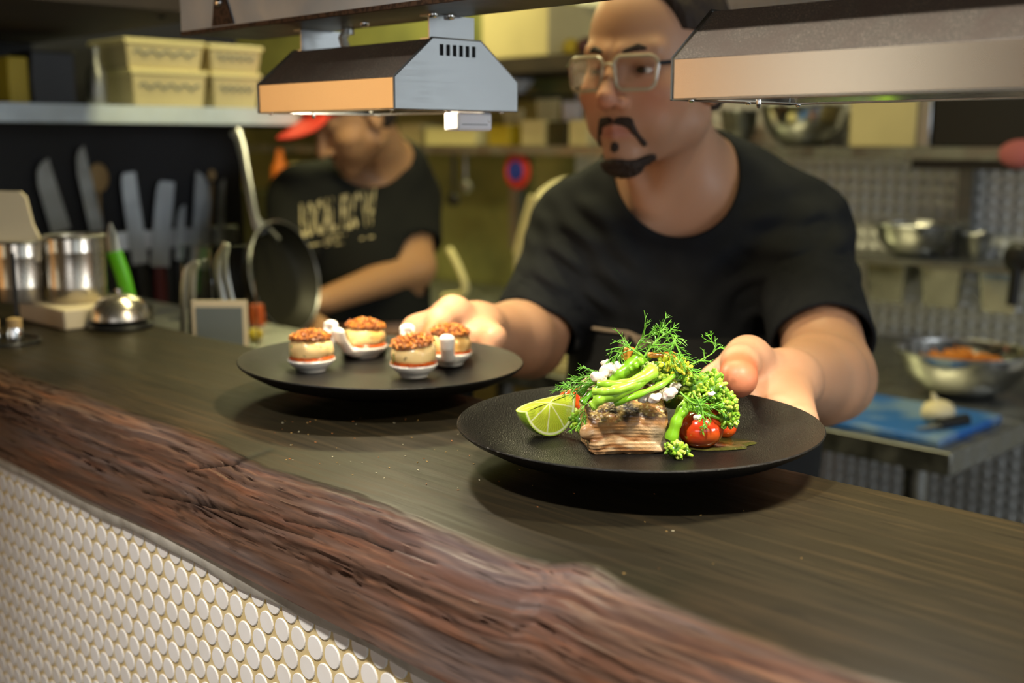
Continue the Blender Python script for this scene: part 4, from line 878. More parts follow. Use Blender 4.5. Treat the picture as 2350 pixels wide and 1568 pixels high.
# shirt
SLc = SL+(EL-SL)*0.66; SRc = SR+(ER-SR)*0.60
NC = P(1556, 372, 1.47)
def shirt_sdf(p):
    g = 0.0125
    d = torso(p, g)
    t1 = np.clip(((p-SL)@(EL-SL))/((EL-SL)@(EL-SL)), 0, 2); t2 = np.clip(((p-SR)@(ER-SR))/((ER-SR)@(ER-SR)), 0, 2)
    s1 = sd_cap(p, SL, EL, .059, .060); s2 = sd_cap(p, SR, ER, .061, .0605)
    s1 = smax(s1, (t1-0.88)*np.linalg.norm(EL-SL), .003); s2 = smax(s2, (t2-0.80)*np.linalg.norm(ER-SR), .003)
    d = smin(d, smin(s1, s2, .001), .045)
    c1_ = (t1-0.88)*np.linalg.norm(EL-SL); c2_ = (t2-0.80)*np.linalg.norm(ER-SR)
    # drapes: folds radiating from the shoulders and arm pits
    for c_, dr_, ph in ((P(1330, 600, 1.5), (0.9, 0, 0.75), 0.4), (P(1300, 620, 1.48), (0.25, 0, 1), 2.0), (P(1850, 590, 1.44), (-.35, 0, 1), 1.9), (P(1800, 640, 1.44), (-.9, 0, 0.5), 0.3)):
        v = p-c_; r = np.linalg.norm(v, axis=1); u_ = v@(np.array(dr_)/np.linalg.norm(dr_)); d = d+0.0042*np.sin(u_*150+ph+3*np.sin(v[:, 0]*14+v[:, 2]*9))*np.exp(-(r/.085)**2)
    d = d+0.0028*wob(p*np.array([1.6, 1, .6]), 34, 3)*1.0+0.0024*np.sin(p[:, 0]*62+3*np.sin(p[:, 2]*11))*np.clip((CZ-.05-p[:, 2])/.1, 0, 1)
    inner = smin(torso(p, g-.0085), smin(sd_cap(p, SL, EL, .0525, .0560), sd_cap(p, SR, ER, .0555, .0575), .001), .04)
    d = np.minimum(d, torso(p, g-.0040)); d = np.minimum(d, smax(sd_cap(p, SL, EL, .0575, .0605), c1_, .002)); d = np.minimum(d, smax(sd_cap(p, SR, ER, .0605, .0620), c2_, .002))
    d = np.minimum(d, smax(inner-.0045, smax(c1_, c2_, .001)+.03, .004))
    d = smax(d, -(inner), .001)
    d = smax(d, -sd_ell(p, NC, (.080, .20, .094)), .004)
    d = smax(d, 1.06-p[:, 2], .003)
    return d
ts = implicit('t_shirt', shirt_sdf, (-0.12, 1.16, 1.03), (0.48, 1.82, 1.56), 0.0030, M['shirt'], person)
# ribbed collar band
def surf_y(fn, x, z, y0=1.1, y1=1.75, n=500):
    ys = np.linspace(y0, y1, n); d = fn(np.stack([np.full(n, x), ys, np.full(n, z)], 1)); i = np.argmax(d < 0); return ys[i]
# trousers, shoes, apron
HL = PV+np.array([-.085, .0, -.08]); HRr = PV+np.array([.085, .0, -.08])
def legs(p, g=0.0):
    d = sd_ell(p, PV+np.array([0, 0, -.01]), np.array([.158, .118, .13])+g)
    for h_, s_ in ((HL, -1), (HRr, 1)):
        k_ = np.array([h_[0]+s_*.01, h_[1]-.03, .50]); a_ = np.array([h_[0]+s_*.015, h_[1]+.01, .09]); d = smin(d, smin(sd_cap(p, h_, k_, .095+g, .068+g), sd_cap(p, k_, a_, .068+g, .055+g), .03), .04)
    return smax(d, .07-p[:, 2], .004)
implicit('trousers', lambda p: smax(legs(p, .004), p[:, 2]-1.10, .004), (0.0, 1.3, 0.04), (0.46, 1.85, 1.14), 0.008, M['denim'], person)
for h_, s_ in ((HL, -1), (HRr, 1)):
    a_ = np.array([h_[0]+s_*.015, h_[1]-.05, 0]); b = MB(); b.sph(a_+np.array([0, 0, .04]), (.05, .14, .04), None, 20, 12, col=(0, 0, 0)); obj('shoe', b, M['black'], person)
ZW = P(1500, 762, 1.49)[2]
def apr(p):
    d = smin(torso(p, .024), sd_cap(p, PV+np.array([0, -.03, 0]), PV+np.array([0, -.04, -.5]), .165, .17), .05); inner = smin(torso(p, .017), sd_cap(p, PV+np.array([0, -.03, 0]), PV+np.array([0, -.04, -.5]), .158, .163), .05)
    d = smax(d, -inner, .001); d = smax(d, p[:, 2]-ZW+.004, .003); d = smax(d, .55-p[:, 2], .003); d = smax(d, p[:, 1]-PV[1]-.04, .003); return d
ap = implicit('apron', apr, (-0.02, 1.25, 0.52), (0.46, 1.75, 1.32), 0.0045, M['apron'], person)
ofn = lambda p: torso(p, .027)
b = MB()
def str_pts(xa, ya, xb, yb, n=16):
    out = []
    for t in np.linspace(0, 1, n):
        q = P(xa+(xb-xa)*t, ya+(yb-ya)*t, 1.49); y_ = surf_y(ofn, q[0], q[2], 1.2, 1.7); out.append(np.array([q[0], y_-.001, q[2]]))
    return out
b.tube(str_pts(1348, 757, 1440, 760), 0.0022, 8); b.tube(str_pts(1505, 788, 1640, 790), 0.0026, 8); b.tube(str_pts(1440, 760, 1505, 788), 0.0022, 8)
for q1, q2 in (((1440, 762), (1425, 800)), ((1446, 762), (1470, 795)), ((1470, 768), (1478, 792))): b.tube(str_pts(*q1, *q2, 6), 0.0026, 8)
obj('string', b, M['string'], ap)
# hair of the head: cap of hair, eyebrows, moustache, goatee
def hair(q):
    x, y, z = q.T; ax = np.abs(x); base = head_sdf(np.stack([x, y, z], 1)); base = smin(sd_ell(q, (0, -0.018, 0.040), (0.079, 0.100, 0.092)), sd_ell(q, (0, -.03, -.005), (.074, .08, .07)), .02)
    d = base-0.007-0.002*wob(q, 160, 2); line = y-(0.044+(z-0.05)*0.30-np.clip(x/.03, 0, 1)*.055); line = np.where(z < 0.045, y-(0.026+(z-.045)*0.55), line)
    d = smax(d, line, .008); d = smax(d, -(z+.050), .006); d = smax(d, -sd_ell(np.stack([ax, y, z], 1), (.082, -.012, -.010), (.03, .022, .034)), .004)
    return d
def himp(name, f, lo, hi, h, m, parent=None):
    c8 = np.array([frH((a, b_, c)) for a in (lo[0], hi[0]) for b_ in (lo[1], hi[1]) for c in (lo[2], hi[2])]); return implicit(name, lambda p: f(toH(p)), c8.min(0), c8.max(0), h, m, parent)
himp('hair', hair, (-.1, -.13, -.06), (.1, .11, .15), .003, M['hair'], person)
def onface(prim, lift, k=.003): return lambda q: smax(head_sdf(q)-lift*(1+0.35*wob(q, 900, 2)), prim(q), k)
def both(q): r = q.copy(); r[:, 0] = np.abs(r[:, 0]); return r
himp('moustache', onface(lambda q: smin(sd_cap(both(q), (.003, .098, -.056), (.018, .088, -.060), .0062, .0054), sd_cap(both(q), (.018, .088, -.060), (.031, .072, -.086), .0052, .0034), .003), .0026), (-.05, .05, -.1), (.05, .115, -.04), .0013, M['hair'], person)
himp('soul_patch', onface(lambda q: sd_ell(q, (0, .088, -.089), (.006, .012, .0065)), .0020), (-.02, .06, -.11), (.02, .11, -.07), .0012, M['hair'], person)
himp('goatee', onface(lambda q: smin(sd_ell(q, (0, .080, -.116), (.028, .035, .014)), sd_cap(both(q), (.018, .075, -.112), (.034, .058, -.104), .009, .006), .006), .0070), (-.055, .03, -.14), (.055, .12, -.085), .0015, M['hair'], person)
for s_ in (-1, 1):
    himp('eyebrow', onface(lambda q, s_=s_: smin(sd_cap(q, (s_*.013, .090, .0200), (s_*.030, .086, .0250), .0036, .0040), sd_cap(q, (s_*.030, .086, .0250), (s_*.047, .070, .0200), .0040, .0022), .002), .0020), (s_*.03-.03, .05, 0), (s_*.03+.03, .11, .04), .0012, M['hair'], person)
    e_ = frH((s_*.031, .0690, -.0002)); gd = HR@np.array([0.10, 0.99, -0.06]); gd /= np.linalg.norm(gd)
    b = MB(); b.sph(e_, .0128, frame_from(gd) @ rot((1, 0, 0), -PI/2), 24, 18); cc = np.tile(np.array([0.62, 0.55, 0.48]), (len(b.v[0]), 1)); dd = (b.v[0]-e_)/.0128@gd; cc[dd > .86] = (.07, .035, .018); cc[dd > .965] = (.004, .004, .004); b.c = [cc]; obj('eye', b, M['eye'], person)
# spectacles
gl = thing('x', 'x', 'x', (0, 0, 0)); bpy.data.objects.remove(gl)
b = MB()
def rrect(cx, cz, w_, h_, r, n=8):
    out = []
    for sx, sz, a0_ in ((1, 1, 0), (-1, 1, PI/2), (-1, -1, PI), (1, -1, 3*PI/2)):
        ww = w_ if sz > 0 else w_*0.9
        for k in range(n+1): t_ = a0_+PI/2*k/n; out.append((cx+sx*(ww/2-r)+r*math.cos(t_), cz+sz*(h_/2-r)+r*math.sin(t_)))
    return out
def curve_y(x): return 0.103-abs(x)**2*3.2
for s_ in (-1, 1):
    loop = [frH((x, curve_y(x), z)) for x, z in rrect(s_*.0335, -.004, .052, .038, .010)]; b.tube(loop+[loop[0], loop[1]], .0024, 8, cap=False)
b.tube([frH((x, curve_y(x)+.001, .003+.004*(1-(x/.008)**2))) for x in np.linspace(-.008, .008, 7)], .0019, 8)
gf = obj('glasses', b, M['frame'], person)
for s_ in (-1, 1):
    b = MB(); L_ = [frH((x, curve_y(x), z)) for x, z in rrect(s_*.0335, -.004, .051, .037, .010)]; n_ = len(L_); nv = HR@np.array([0, 1.0, 0])*.0006
    b.add([p+nv for p in L_]+[p-nv for p in L_], [tuple(range(n_)), tuple(range(2*n_-1, n_-1, -1))]+[(i, (i+1) % n_, n_+(i+1) % n_, n_+i) for i in range(n_)]); obj('lens', b, M['lens'], gf, smooth=False)
    b = MB(); b.tube([frH(q) for q in ((s_*.059, curve_y(.059), .006), (s_*.070, .080, .007), (s_*.0815, .040, .006), (s_*.086, .0, .005), (s_*.083, -.02, -.006))], .0026, 8); obj('temple_arm', b, M['temple'], gf)

# ================================================================== the second cook
Fh2 = np.array([-.695, -.485, -.53]); HR2 = frame_from(Fh2); HO2 = P(796, 408, 2.62)-HR2@np.array([0, .085, -.110])
def toH2(p): return (p-HO2)@HR2
def frH2(q): return HO2+HR2@np.asarray(q, float)
NB2 = P(905, 395, 2.80); SL2 = P(690, 455, 2.66); SR2 = P(940, 455, 2.86); EL2 = P(655, 640, 2.58); ER2 = P(955, 612, 2.76); WR2 = P(745, 690, 2.58); WL2 = P(690, 712, 2.46)
CH2 = P(815, 565, 2.78); AB2 = P(850, 730, 2.82); PV2 = P(865, 860, 2.84)
def torso2(p, g=0.0):
    d = sd_ell(p, CH2, np.array([.155, .11, .19])+g); d = smin(d, sd_ell(p, AB2, np.array([.135, .10, .18])+g), .07); d = smin(d, sd_ell(p, PV2, np.array([.15, .11, .14])+g), .06)
    d = smin(d, sd_cap(p, NB2, SL2, .055+g, .052+g), .06); return smin(d, sd_cap(p, NB2, SR2, .06+g, .055+g), .06)
def hand2(p, W, d_, up):
    d_ = np.asarray(d_, float); d_ /= np.linalg.norm(d_); sd = np.cross(d_, up); sd /= np.linalg.norm(sd); K_ = W+d_*.085; o = 1.0
    d = 1e9
    for i, l_ in enumerate((.070, .078, .072, .056)):
        k_ = K_+sd*(.033-.022*i); d = np.minimum(d, smin(sd_cap(p, W, k_, .020, .0115), smin(sd_cap(p, k_, k_+d_*l_*.5+np.array([0, 0, -.012]), .0105, .009), sd_cap(p, k_+d_*l_*.5+np.array([0, 0, -.012]), k_+d_*l_*.75+np.array([0, 0, -.040]), .009, .0075), .004), .006))
    th = smin(sd_cap(p, W+d_*.02, W+d_*.055+sd*.042, .016, .012), sd_cap(p, W+d_*.055+sd*.042, W+d_*.085+sd*.045+np.array([0, 0, -.018]), .012, .009), .005); return smin(d, th, .01)
def body2(p):
    d = smin(torso2(p), smin(sd_cap(p, SL2, EL2, .048, .042), sd_cap(p, SR2, ER2, .050, .044), .001), .04)
    d = smin(d, smin(sd_cap(p, EL2, WL2, .043, .028), sd_cap(p, ER2, WR2, .045, .029), .001), .02)
    d = smin(d, smin(hand2(p, WR2, (-.75, -.6, -.15), (0, 0, 1)), hand2(p, WL2, (.3, -.9, -.2), (0, 0, 1)), .001), .012)
    d = smin(d, sd_cap(p, frH2((0, -.025, -.050)), NB2, .055, .058), .04); return smin(d, masked(p, HO2, .17, lambda q: head_sdf(toH2(q))), .02)
cook = thing('person', 'cook in red cap and dark printed T-shirt looking down at his work in the background', 'person', (PV2[0], PV2[1], 0.0))
def col2(V):
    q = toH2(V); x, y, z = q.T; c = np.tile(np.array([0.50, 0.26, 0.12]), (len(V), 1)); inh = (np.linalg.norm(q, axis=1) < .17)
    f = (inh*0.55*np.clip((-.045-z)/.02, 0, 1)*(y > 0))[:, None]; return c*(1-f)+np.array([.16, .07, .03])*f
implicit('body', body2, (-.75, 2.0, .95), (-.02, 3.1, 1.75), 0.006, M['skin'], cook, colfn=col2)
def shirt2(p):
    g = .014; d = torso2(p, g); t1 = ((p-SL2)@(EL2-SL2))/((EL2-SL2)@(EL2-SL2)); t2 = ((p-SR2)@(ER2-SR2))/((ER2-SR2)@(ER2-SR2)); l1 = np.linalg.norm(EL2-SL2)
    s1 = smax(sd_cap(p, SL2, EL2, .063, .066), (t1-.75)*l1, .004); s2 = smax(sd_cap(p, SR2, ER2, .066, .070), (t2-.68)*l1, .004); d = smin(d, smin(s1, s2, .001), .05)+.003*wob(p, 26, 1)
    inner = smin(torso2(p, .004), smin(sd_cap(p, SL2, EL2, .052, .055), sd_cap(p, SR2, ER2, .055, .058), .001), .04); d = np.minimum(d, torso2(p, .010)); d = smax(d, -inner, .001)
    d = smax(d, -sd_ell(p, frH2((0, .01, -.12)), (.085, .09, .055), None), .004); return smax(d, .98-p[:, 2], .003)
implicit('t_shirt', shirt2, (-.78, 2.2, .96), (.02, 3.15, 1.62), 0.0065, M['shirt2'], cook)
def t2_(p):
    d = sd_ell(p, PV2, (.16, .125, .14))
    for s_ in (-1, 1): d = smin(d, smin(sd_cap(p, PV2+np.array([s_*.085, 0, -.05]), PV2*np.array([1, 1, 0])+np.array([s_*.095, -.02, .5]), .095, .07), sd_cap(p, PV2*np.array([1, 1, 0])+np.array([s_*.095, -.02, .5]), PV2*np.array([1, 1, 0])+np.array([s_*.10, 0, .09]), .07, .055), .03), .03)
    return smax(smax(d, .07-p[:, 2], .004), p[:, 2]-1.03, .004)
implicit('trousers', t2_, (PV2[0]-.3, PV2[1]-.3, .04), (PV2[0]+.3, PV2[1]+.3, 1.1), .012, M['denim'], cook)
for s_ in (-1, 1): b = MB(); b.sph((PV2[0]+s_*.1, PV2[1]-.05, .04), (.05, .14, .04), None, 16, 10); obj('shoe', b, M['black'], cook)
def capf(p):
    q = toH2(p); d = sd_ell(q, (0, -.012, .040), (.085, .108, .092)); d = smax(d, -(q[:, 2]-.034+.12*q[:, 1]*0), .003); d = smax(d, -sd_ell(q, (0, -.012, .036), (.081, .104, .088)), .001)
    br = sd_ell(q, (0, .112, .040), (.072, .064, .060)); br = smax(br, np.abs(q[:, 2]-(.046-1.8*q[:, 0]**2))-.0032, .002); br = smax(br, .07-q[:, 1], .003); br = smax(br, -sd_ell(q, (0, -.012, .036), (.080, .103, .088)), .002); return np.minimum(d, br)
implicit('cap', capf, HO2-.27, HO2+.27, .0035, M['cap'], cook)
def hair2(p): q = toH2(p); d = smin(sd_ell(q, (0, -.02, .02), (.080, .098, .075)), sd_ell(q, (0, -.04, -.02), (.07, .065, .06)), .02); d = smax(d, q[:, 1]-.012, .006); return smax(smax(d, -(q[:, 2]+.06), .005), q[:, 2]-.04, .004)
implicit('hair', hair2, HO2-.15, HO2+.15, .004, M['hair'], cook)
# printed lettering lies on the shirt surface
def text_mesh(body, size=1.0, off=0.0):
    cu = bpy.data.curves.new('t', 'FONT'); cu.body = body; cu.size = size; cu.align_x = 'CENTER'; cu.offset = off; cu.resolution_u = 3
    o = bpy.data.objects.new('t', cu); COL.objects.link(o); dg = bpy.context.evaluated_depsgraph_get(); dg.update(); me = bpy.data.meshes.new_from_object(o.evaluated_get(dg)); bpy.data.objects.remove(o)
    import bmesh as bmm
    bm = bmm.new(); bm.from_mesh(me); bmm.ops.triangulate(bm, faces=bm.faces); bmm.ops.subdivide_edges(bm, edges=[e for e in bm.edges if e.calc_length() > .15], cuts=2, use_grid_fill=False); bmm.ops.triangulate(bm, faces=bm.faces)
    V = np.array([v.co[:] for v in bm.verts]); Fc = [[v.index for v in f.verts] for f in bm.faces]; bm.free(); bpy.data.meshes.remove(me); return V, Fc
def on_shirt(px, py, fn, Z0=2.3, Z1=3.1):
    Zs = np.linspace(Z0, Z1, 260); q = P(px, py, 1.0)-np.array([0, 0, CZ]); pts = q[None]*Zs[:, None]+np.array([0, 0, CZ]); d = fn(pts); i = int(np.argmax(d < .0015)); return pts[max(i, 1)]
def print_text(body, x0, x1, yb0, yb1, hgt, name='lettering', off=0.0):
    V, Fc = text_mesh(body, 1.0, off); w0, w1 = V[:, 0].min(), V[:, 0].max(); hc_ = V[:, 1].max()
    W_ = []
    for v in V:
        u_ = (v[0]-w0)/(w1-w0); W_.append(on_shirt(x0+(x1-x0)*u_, yb0+(yb1-yb0)*u_-v[1]/hc_*hgt, shirt2))
    link(name, np.array(W_), Fc, M['print'], cook, smooth=False)
print_text('LOCAL', 690, 772, 545, 528, 78, off=.02); print_text('FLOW', 782, 862, 527, 512, 80, off=.02); print_text('EATERY', 746, 795, 564, 559, 22, 'small_lettering', off=.02)
for x0, x1, y0, y1 in ((700, 742, 563, 556), (802, 858, 550, 541)):
    G = np.array([[on_shirt(x, y0+(y1-y0)*(x-x0)/(x1-x0)+dy, shirt2) for x in np.linspace(x0, x1, 10)] for dy in (0, 4)]); b = MB(); b.grid(G); obj('printed_line', b, M['print'], cook, smooth=False)

# ================================================================== left end of the pass
def fz(p): return p
# two steel canisters on a low tray
TZ = TOP
tb = PZ(128, 742, TOP); ta, tn = toF(tb)
b = MB(); b.fbox(ta-.075, ta+.075, tn-.02, tn+.075, TZ, TZ+.028); tag(obj('tray_box', b, M['paper'], bevel=.003), 'low pale box under the two steel canisters on the counter', 'box')
def canister(px0, px1, py_top, label):
    Z = 1.63; c = P((px0+px1)/2, 690, Z); z0 = TZ+.028; r = (px1-px0)/2/FPX*Z; zt = P(100, py_top, Z)[2]; t = thing('canister', label, 'canister', (c[0], c[1], z0), 'steel canisters at the left end of the counter')
    b = MB(); b.lathe([(r*.97, z0), (r, z0+.003), (r, z0+.020), (r*1.006, z0+.021), (r, z0+.022), (r, zt-.022), (r*1.008, zt-.020), (r, zt-.018), (r, zt), (r*.96, zt), (r*.95, zt-.012), (r*.95, zt-.02)], (c[0], c[1], 0), 48); obj('body', b, M['can'], t)
    b = MB(); b.tube([(c[0]+r*1.01*math.cos(q), c[1]+r*1.01*math.sin(q), zt) for q in np.linspace(0, 2*PI, 49)], .0022, 8, cap=False); obj('rim', b, M['steel'], t); return c, zt, r
M['can'] = mat('worn_canister_steel', (0.55, 0.50, 0.42), 0.24, 0.95, rvar=(12, 0.18, 0.32))
cA, ztA, rA = canister(2, 112, 552, 'shiny steel canister at the far left holding a cream card')
cB, ztB, rB = canister(116, 244, 540, 'shiny steel canister with pale rim, behind the call bell')
b = MB(); V = [P(x, y, 1.60) for x, y in ((-30, 600), (-30, 438), (45, 440), (58, 452), (74, 515), (95, 556), (90, 600))]; b.prism(V, (0, 0, 0), np.array([0.0015, .003, 0])); tag(obj('cream_card', b, M['paper'], smooth=False), 'cream card standing in the leftmost steel canister', 'card')
# call bell
bc = PZ(278, 752, TOP); t = thing('call_bell', 'chrome reception call bell on black base at the left of the counter', 'bell', (bc[0], bc[1], TOP)); k_ = 1.0
b = MB(); b.lathe([(.0, 0), (.042, 0), (.0435, .003), (.041, .007), (.030, .010), (.0, .012)], (bc[0], bc[1], TOP), 48); obj('base', b, M['black'], t)
b = MB(); b.lathe([(.0385, .0125), (.0392, .0135), (.0388, .018), (.0355, .029), (.028, .0385), (.016, .0445), (.004, .0465), (.0, .0466)], (bc[0], bc[1], TOP), 64); obj('dome', b, M['can'], t)
b = MB(); b.lathe([(.003, .044), (.003, .050), (.005, .0505), (.005, .053), (.0, .0545)], (bc[0], bc[1], TOP), 20); obj('button', b, M['chrome'], t)
# wire stand with corked jars at the very left
q = PZ(10, 790, TOP); t = thing('condiment_stand', 'black wire stand with two corked jars at the far left edge', 'stand', (q[0], q[1], TOP))
b = MB(); b.tube([q+np.array([.042*math.cos(a_), .042*math.sin(a_), .004]) for a_ in np.linspace(0, 2*PI, 33)], .0022, 8, cap=False); b.tube([q+np.array([.0, .042, .004]), q+np.array([0, .042, .11])], .003, 8); obj('wire_frame', b, M['black'], t)
for dx, dy in ((-.014, .0), (.012, .006)):
    b = MB(); b.lathe([(.0, 0), (.010, 0), (.0105, .012), (.009, .020), (.0, .021)], q+np.array([dx, dy, .0]), 20); jr = obj('jar', b, M['chrome'], t); b = MB(); b.lathe([(.0, .020), (.0085, .020), (.009, .031), (.0, .033)], q+np.array([dx, dy, 0]), 16); obj('cork', b, M['wood'], jr)
# kitchen ledge just behind the pass at its left end
LZ = TOP-.075
b = MB(); b.fbox(-2.49, -1.20, .785, 1.14, LZ-.03, LZ); tag(obj('back_ledge', b, M['steel_dark'], smooth=False), 'low steel ledge on the kitchen side behind the left end of the counter', 'ledge')
b = MB(); b.fbox(-2.47, -1.22, .80, 1.13, 0, LZ-.03); tag(obj('ledge_cabinet', b, M['black'], smooth=False), 'dark cabinet below the steel ledge behind the counter', 'cabinet')
# card holder
def upright(px0, px1, py0, Z, zb, th=.003): p0 = P(px0, 700, Z); p1 = P(px1, 700, Z); zt = P(px0, py0, Z)[2]; p0[2] = zb; p1[2] = zb; return p0, p1, zt
p0, p1, zt = upright(440, 566, 690, 1.60, LZ); dn = np.cross((p1-p0)/np.linalg.norm(p1-p0), (0, 0, 1.0))
t = thing('table_sign', 'small grey card with cream frame standing behind the counter edge', 'sign', (p0+p1)/2)
b = MB(); b.prism([p0, p1, p1+np.array([0, 0, zt-LZ]), p0+np.array([0, 0, zt-LZ])], (0, 0, 0), -dn*.004); obj('frame', b, M['paper'], t, smooth=False)
b = MB(); ex = (p1-p0)/np.linalg.norm(p1-p0); b.prism([p0+ex*.005, p1-ex*.006, p1-ex*.006+np.array([0, 0, zt-LZ-.009]), p0+ex*.005+np.array([0, 0, zt-LZ-.009])], dn*.0002, dn*.0012); obj('card', b, M['card'], t, smooth=False)
# clear jug with two spatulas
q0 = P(505, 700, 1.72); q0[2] = LZ; zt = P(505, 560, 1.72)[2]; b = MB(); b.box(q0+np.array([0, 0, (zt-LZ)/2]), (.085, .07, zt-LZ), RZ(ANG)); c_in = MB()
t = thing('utensil_caddy', 'clear plastic caddy with steel utensils behind the small grey sign', 'caddy', q0); b = MB(); hh = zt-LZ
for s1, s2 in ((1, 0), (-1, 0), (0, 1), (0, -1)): b.box(q0+RZ(ANG)@np.array([s1*.042, s2*.036, hh/2]), (.002 if s1 else .085, .002 if s2 else .072, hh), RZ(ANG))
b.box(q0+np.array([0, 0, .002]), (.08, .068, .003), RZ(ANG)); obj('clear_wall', b, M['acrylic'], t, smooth=False)
for lab, a_, b_, c3 in (('steel serving tongs leaning left inside the clear caddy', P(425, 720, 1.70), P(434, 640, 1.68), P(452, 600, 1.67)), ('steel serving tongs leaning right inside the clear caddy', P(545, 690, 1.73), P(508, 625, 1.72), P(520, 560, 1.70))):
    a_ = a_.copy(); a_[2] = LZ+.006; t = thing('tongs', lab, 'tongs', a_, 'steel tongs in the clear caddy')
    for o_ in (-.006, .006): b = MB(); b.tube(spline([a_+np.array([o_, 0, 0]), b_+np.array([o_, 0, 0]), c3], 10), .0050, 8, flat=(.4, (0, 1, .2))); obj('arm', b, M['steel'], t)
# knives on the magnetic rack
pa, pb = PA(262, 545, PS+.012), PA(545, 545, PS+.012); na, nb_ = toF(pa)[1], toF(pb)[1]; zc = (pa[2]+pb[2])/2
b = MB(); b.fbox(PS+.0005, PS+.014, na, nb_, zc-.022, zc+.020); tag(obj('magnetic_rack', b, M['steel'], bevel=.001), 'horizontal steel magnetic knife rack on the black wall', 'knife rack')
def knife(xt, yt, xb, yb, xh, yh, w_px, label, handle='black', pos=PS+.0165, tipside=1, bladem='blade', sq=0):
    T_, B_, H_ = PA(xt, yt, pos), PA(xb, yb, pos), PA(xh, yh, pos); d = B_-T_; L_ = np.linalg.norm(d); d /= L_; sd = np.cross(d, E1); sd /= np.linalg.norm(sd); w_ = w_px/FPX*2.5
    t = thing('kitchen_knife', label, 'knife', H_, 'knives on the magnetic rack')
    prof = [(0, .46), (0.02, .30*tipside+.1), (.10, .5), (.25, .5), (1, .5)]; left = []; right = []
    for t_, f in (((0, .34), (.03, .42), (.12, .46), (.3, .48), (1, .5)) if sq else ((0, .02), (.04, .22), (.12, .36), (.3, .46), (1, .5))): left.append(T_+d*L_*t_+sd*w_*(.5-(.5-f)*2 if tipside > 0 else .5)*1.0); right.append(T_+d*L_*t_-sd*w_*(.5 if tipside > 0 else .5-(.5-f)*2))
    b = MB(); poly = left+right[::-1]; b.prism(poly, (0, 0, 0), E1*.0025); obj('blade', b, M[bladem], t, smooth=False)
    b = MB(); b.tube([B_, B_+(H_-B_)*.3, B_+(H_-B_)*.8, H_], [w_*.30, w_*.34, w_*.34, w_*.40], 12, flat=(.6, E1)); obj('handle', b, M[handle], t)
knife(290, 397, 322, 605, 335, 735, 42, 'broad square-tipped knife with brushed blade, first from the left on the rack', sq=1)
knife(378, 416, 366, 612, 372, 728, 50, 'wide pale knife with dark red handle on the magnetic rack', 'darkred', sq=1)
knife(414, 470, 412, 596, 414, 700, 24, 'short narrow knife between the two widest blades on the rack')
knife(470, 396, 455, 615, 450, 730, 50, 'long pointed chef knife near the right end of the rack', tipside=-1)
knife(507, 410, 505, 560, 508, 690, 20, 'slim knife at the right end of the magnetic rack')
knife(88, 370, 140, 530, 170, 640, 46, 'dark leaning knife on the far left of the black wall', bladem='steel_dark')
knife(176, 338, 222, 530, 245, 640, 34, 'tall dark leaning knife left of the magnetic rack', bladem='steel_dark')
kt = thing('peeler', 'small knife with bright green handle between canister and knife rack', 'knife', PZ(300, 668, TOP+.03)); 
Tq, Bq, Hq = P(253, 512, 1.70), P(262, 578, 1.70), P(296, 690, 1.72)
b = MB(); b.tube([Tq, (Tq+Bq)/2, Bq], [.0015, .008, .009], 10, flat=(.25, (0, 1, 0))); obj('blade', b, M['blade'], kt); b = MB(); b.tube(spline([Bq, (Bq+Hq)/2+np.array([.002, 0, 0]), Hq], 10), .0115, 12, flat=(.7, (0, 1, 0))); obj('handle', b, M['greenp'], kt)
hb = P(300, 720, 1.73); b = MB(); hb[2] = LZ; b.lathe([(.0, 0), (.030, 0), (.032, .055), (.032, .082), (.029, .082), (.028, .01), (.0, .009)], hb, 32); tag(obj('black_pot', b, M['black']), 'black pot behind the call bell holding the green-handled knife', 'pot')
# wooden spoons hung on the wall
for lab, x, y, x2, y2, r in (('round wooden spoon head behind the dark leaning knives', 226, 408, 236, 600, .024), ('small wooden spoon tip beside the pointed chef knife', 486, 402, 478, 600, .010)):
    t = thing('wooden_spoon', lab, 'spoon', PA(x2, y2, PS+.006), 'wooden spoons on the black wall'); b = MB(); b.sph(PA(x, y, PS+.008), (r, .005, r*1.35), RF@RZ(PI/2), 20, 12); obj('bowl', b, M['wood'], t); b = MB(); b.tube([PA(x, y+20, PS+.008), PA(x2, y2, PS+.006)], .0035, 8); obj('handle', b, M['wood'], t)
# frying pan hanging at the end of the partition
pc = P(628, 640, 2.30); nrm = np.array([.93, -.42, .22]); nrm /= np.linalg.norm(nrm); Rp = frame_from(nrm, (-.32, .1, 1)); Rp = np.stack([Rp[:, 0], -Rp[:, 2], Rp[:, 1]], 1)
t = thing('frying_pan', 'dark frying pan hanging by its long steel handle beside the partition', 'frying pan', pc-np.array([0, 0, .11]))
b = MB(); b.lathe([(.0, -.006), (.078, -.006), (.090, .0), (.108, .030), (.1115, .031), (.1105, .027), (.0935, -.002), (.080, -.0095), (.0, -.010)], pc, 72, Rp); obj('pan_body', b, M['pan'], t)
b = MB(); b.tube([pc+Rp@np.array([.1105*math.cos(a_), .1105*math.sin(a_), .030]) for a_ in np.linspace(0, 2*PI, 73)], .0022, 8, cap=False); obj('rim', b, M['steel'], t)
b = MB(); hp = spline([P(600, 538, 2.27), P(585, 500, 2.27), P(568, 410, 2.28), P(553, 330, 2.30), P(540, 300, 2.31)], 14); b.tube(hp, [.010]*3+[.0085]*6+[.010]*3+[.013, .012], 12, flat=(.45, (0, 1, 0))); b.tube(spline([P(592, 505, 2.27), P(615, 525, 2.27), P(640, 552, 2.26)], 6), .0055, 10, flat=(.6, (0, 1, 0))); obj('handle', b, M['steel'], t)
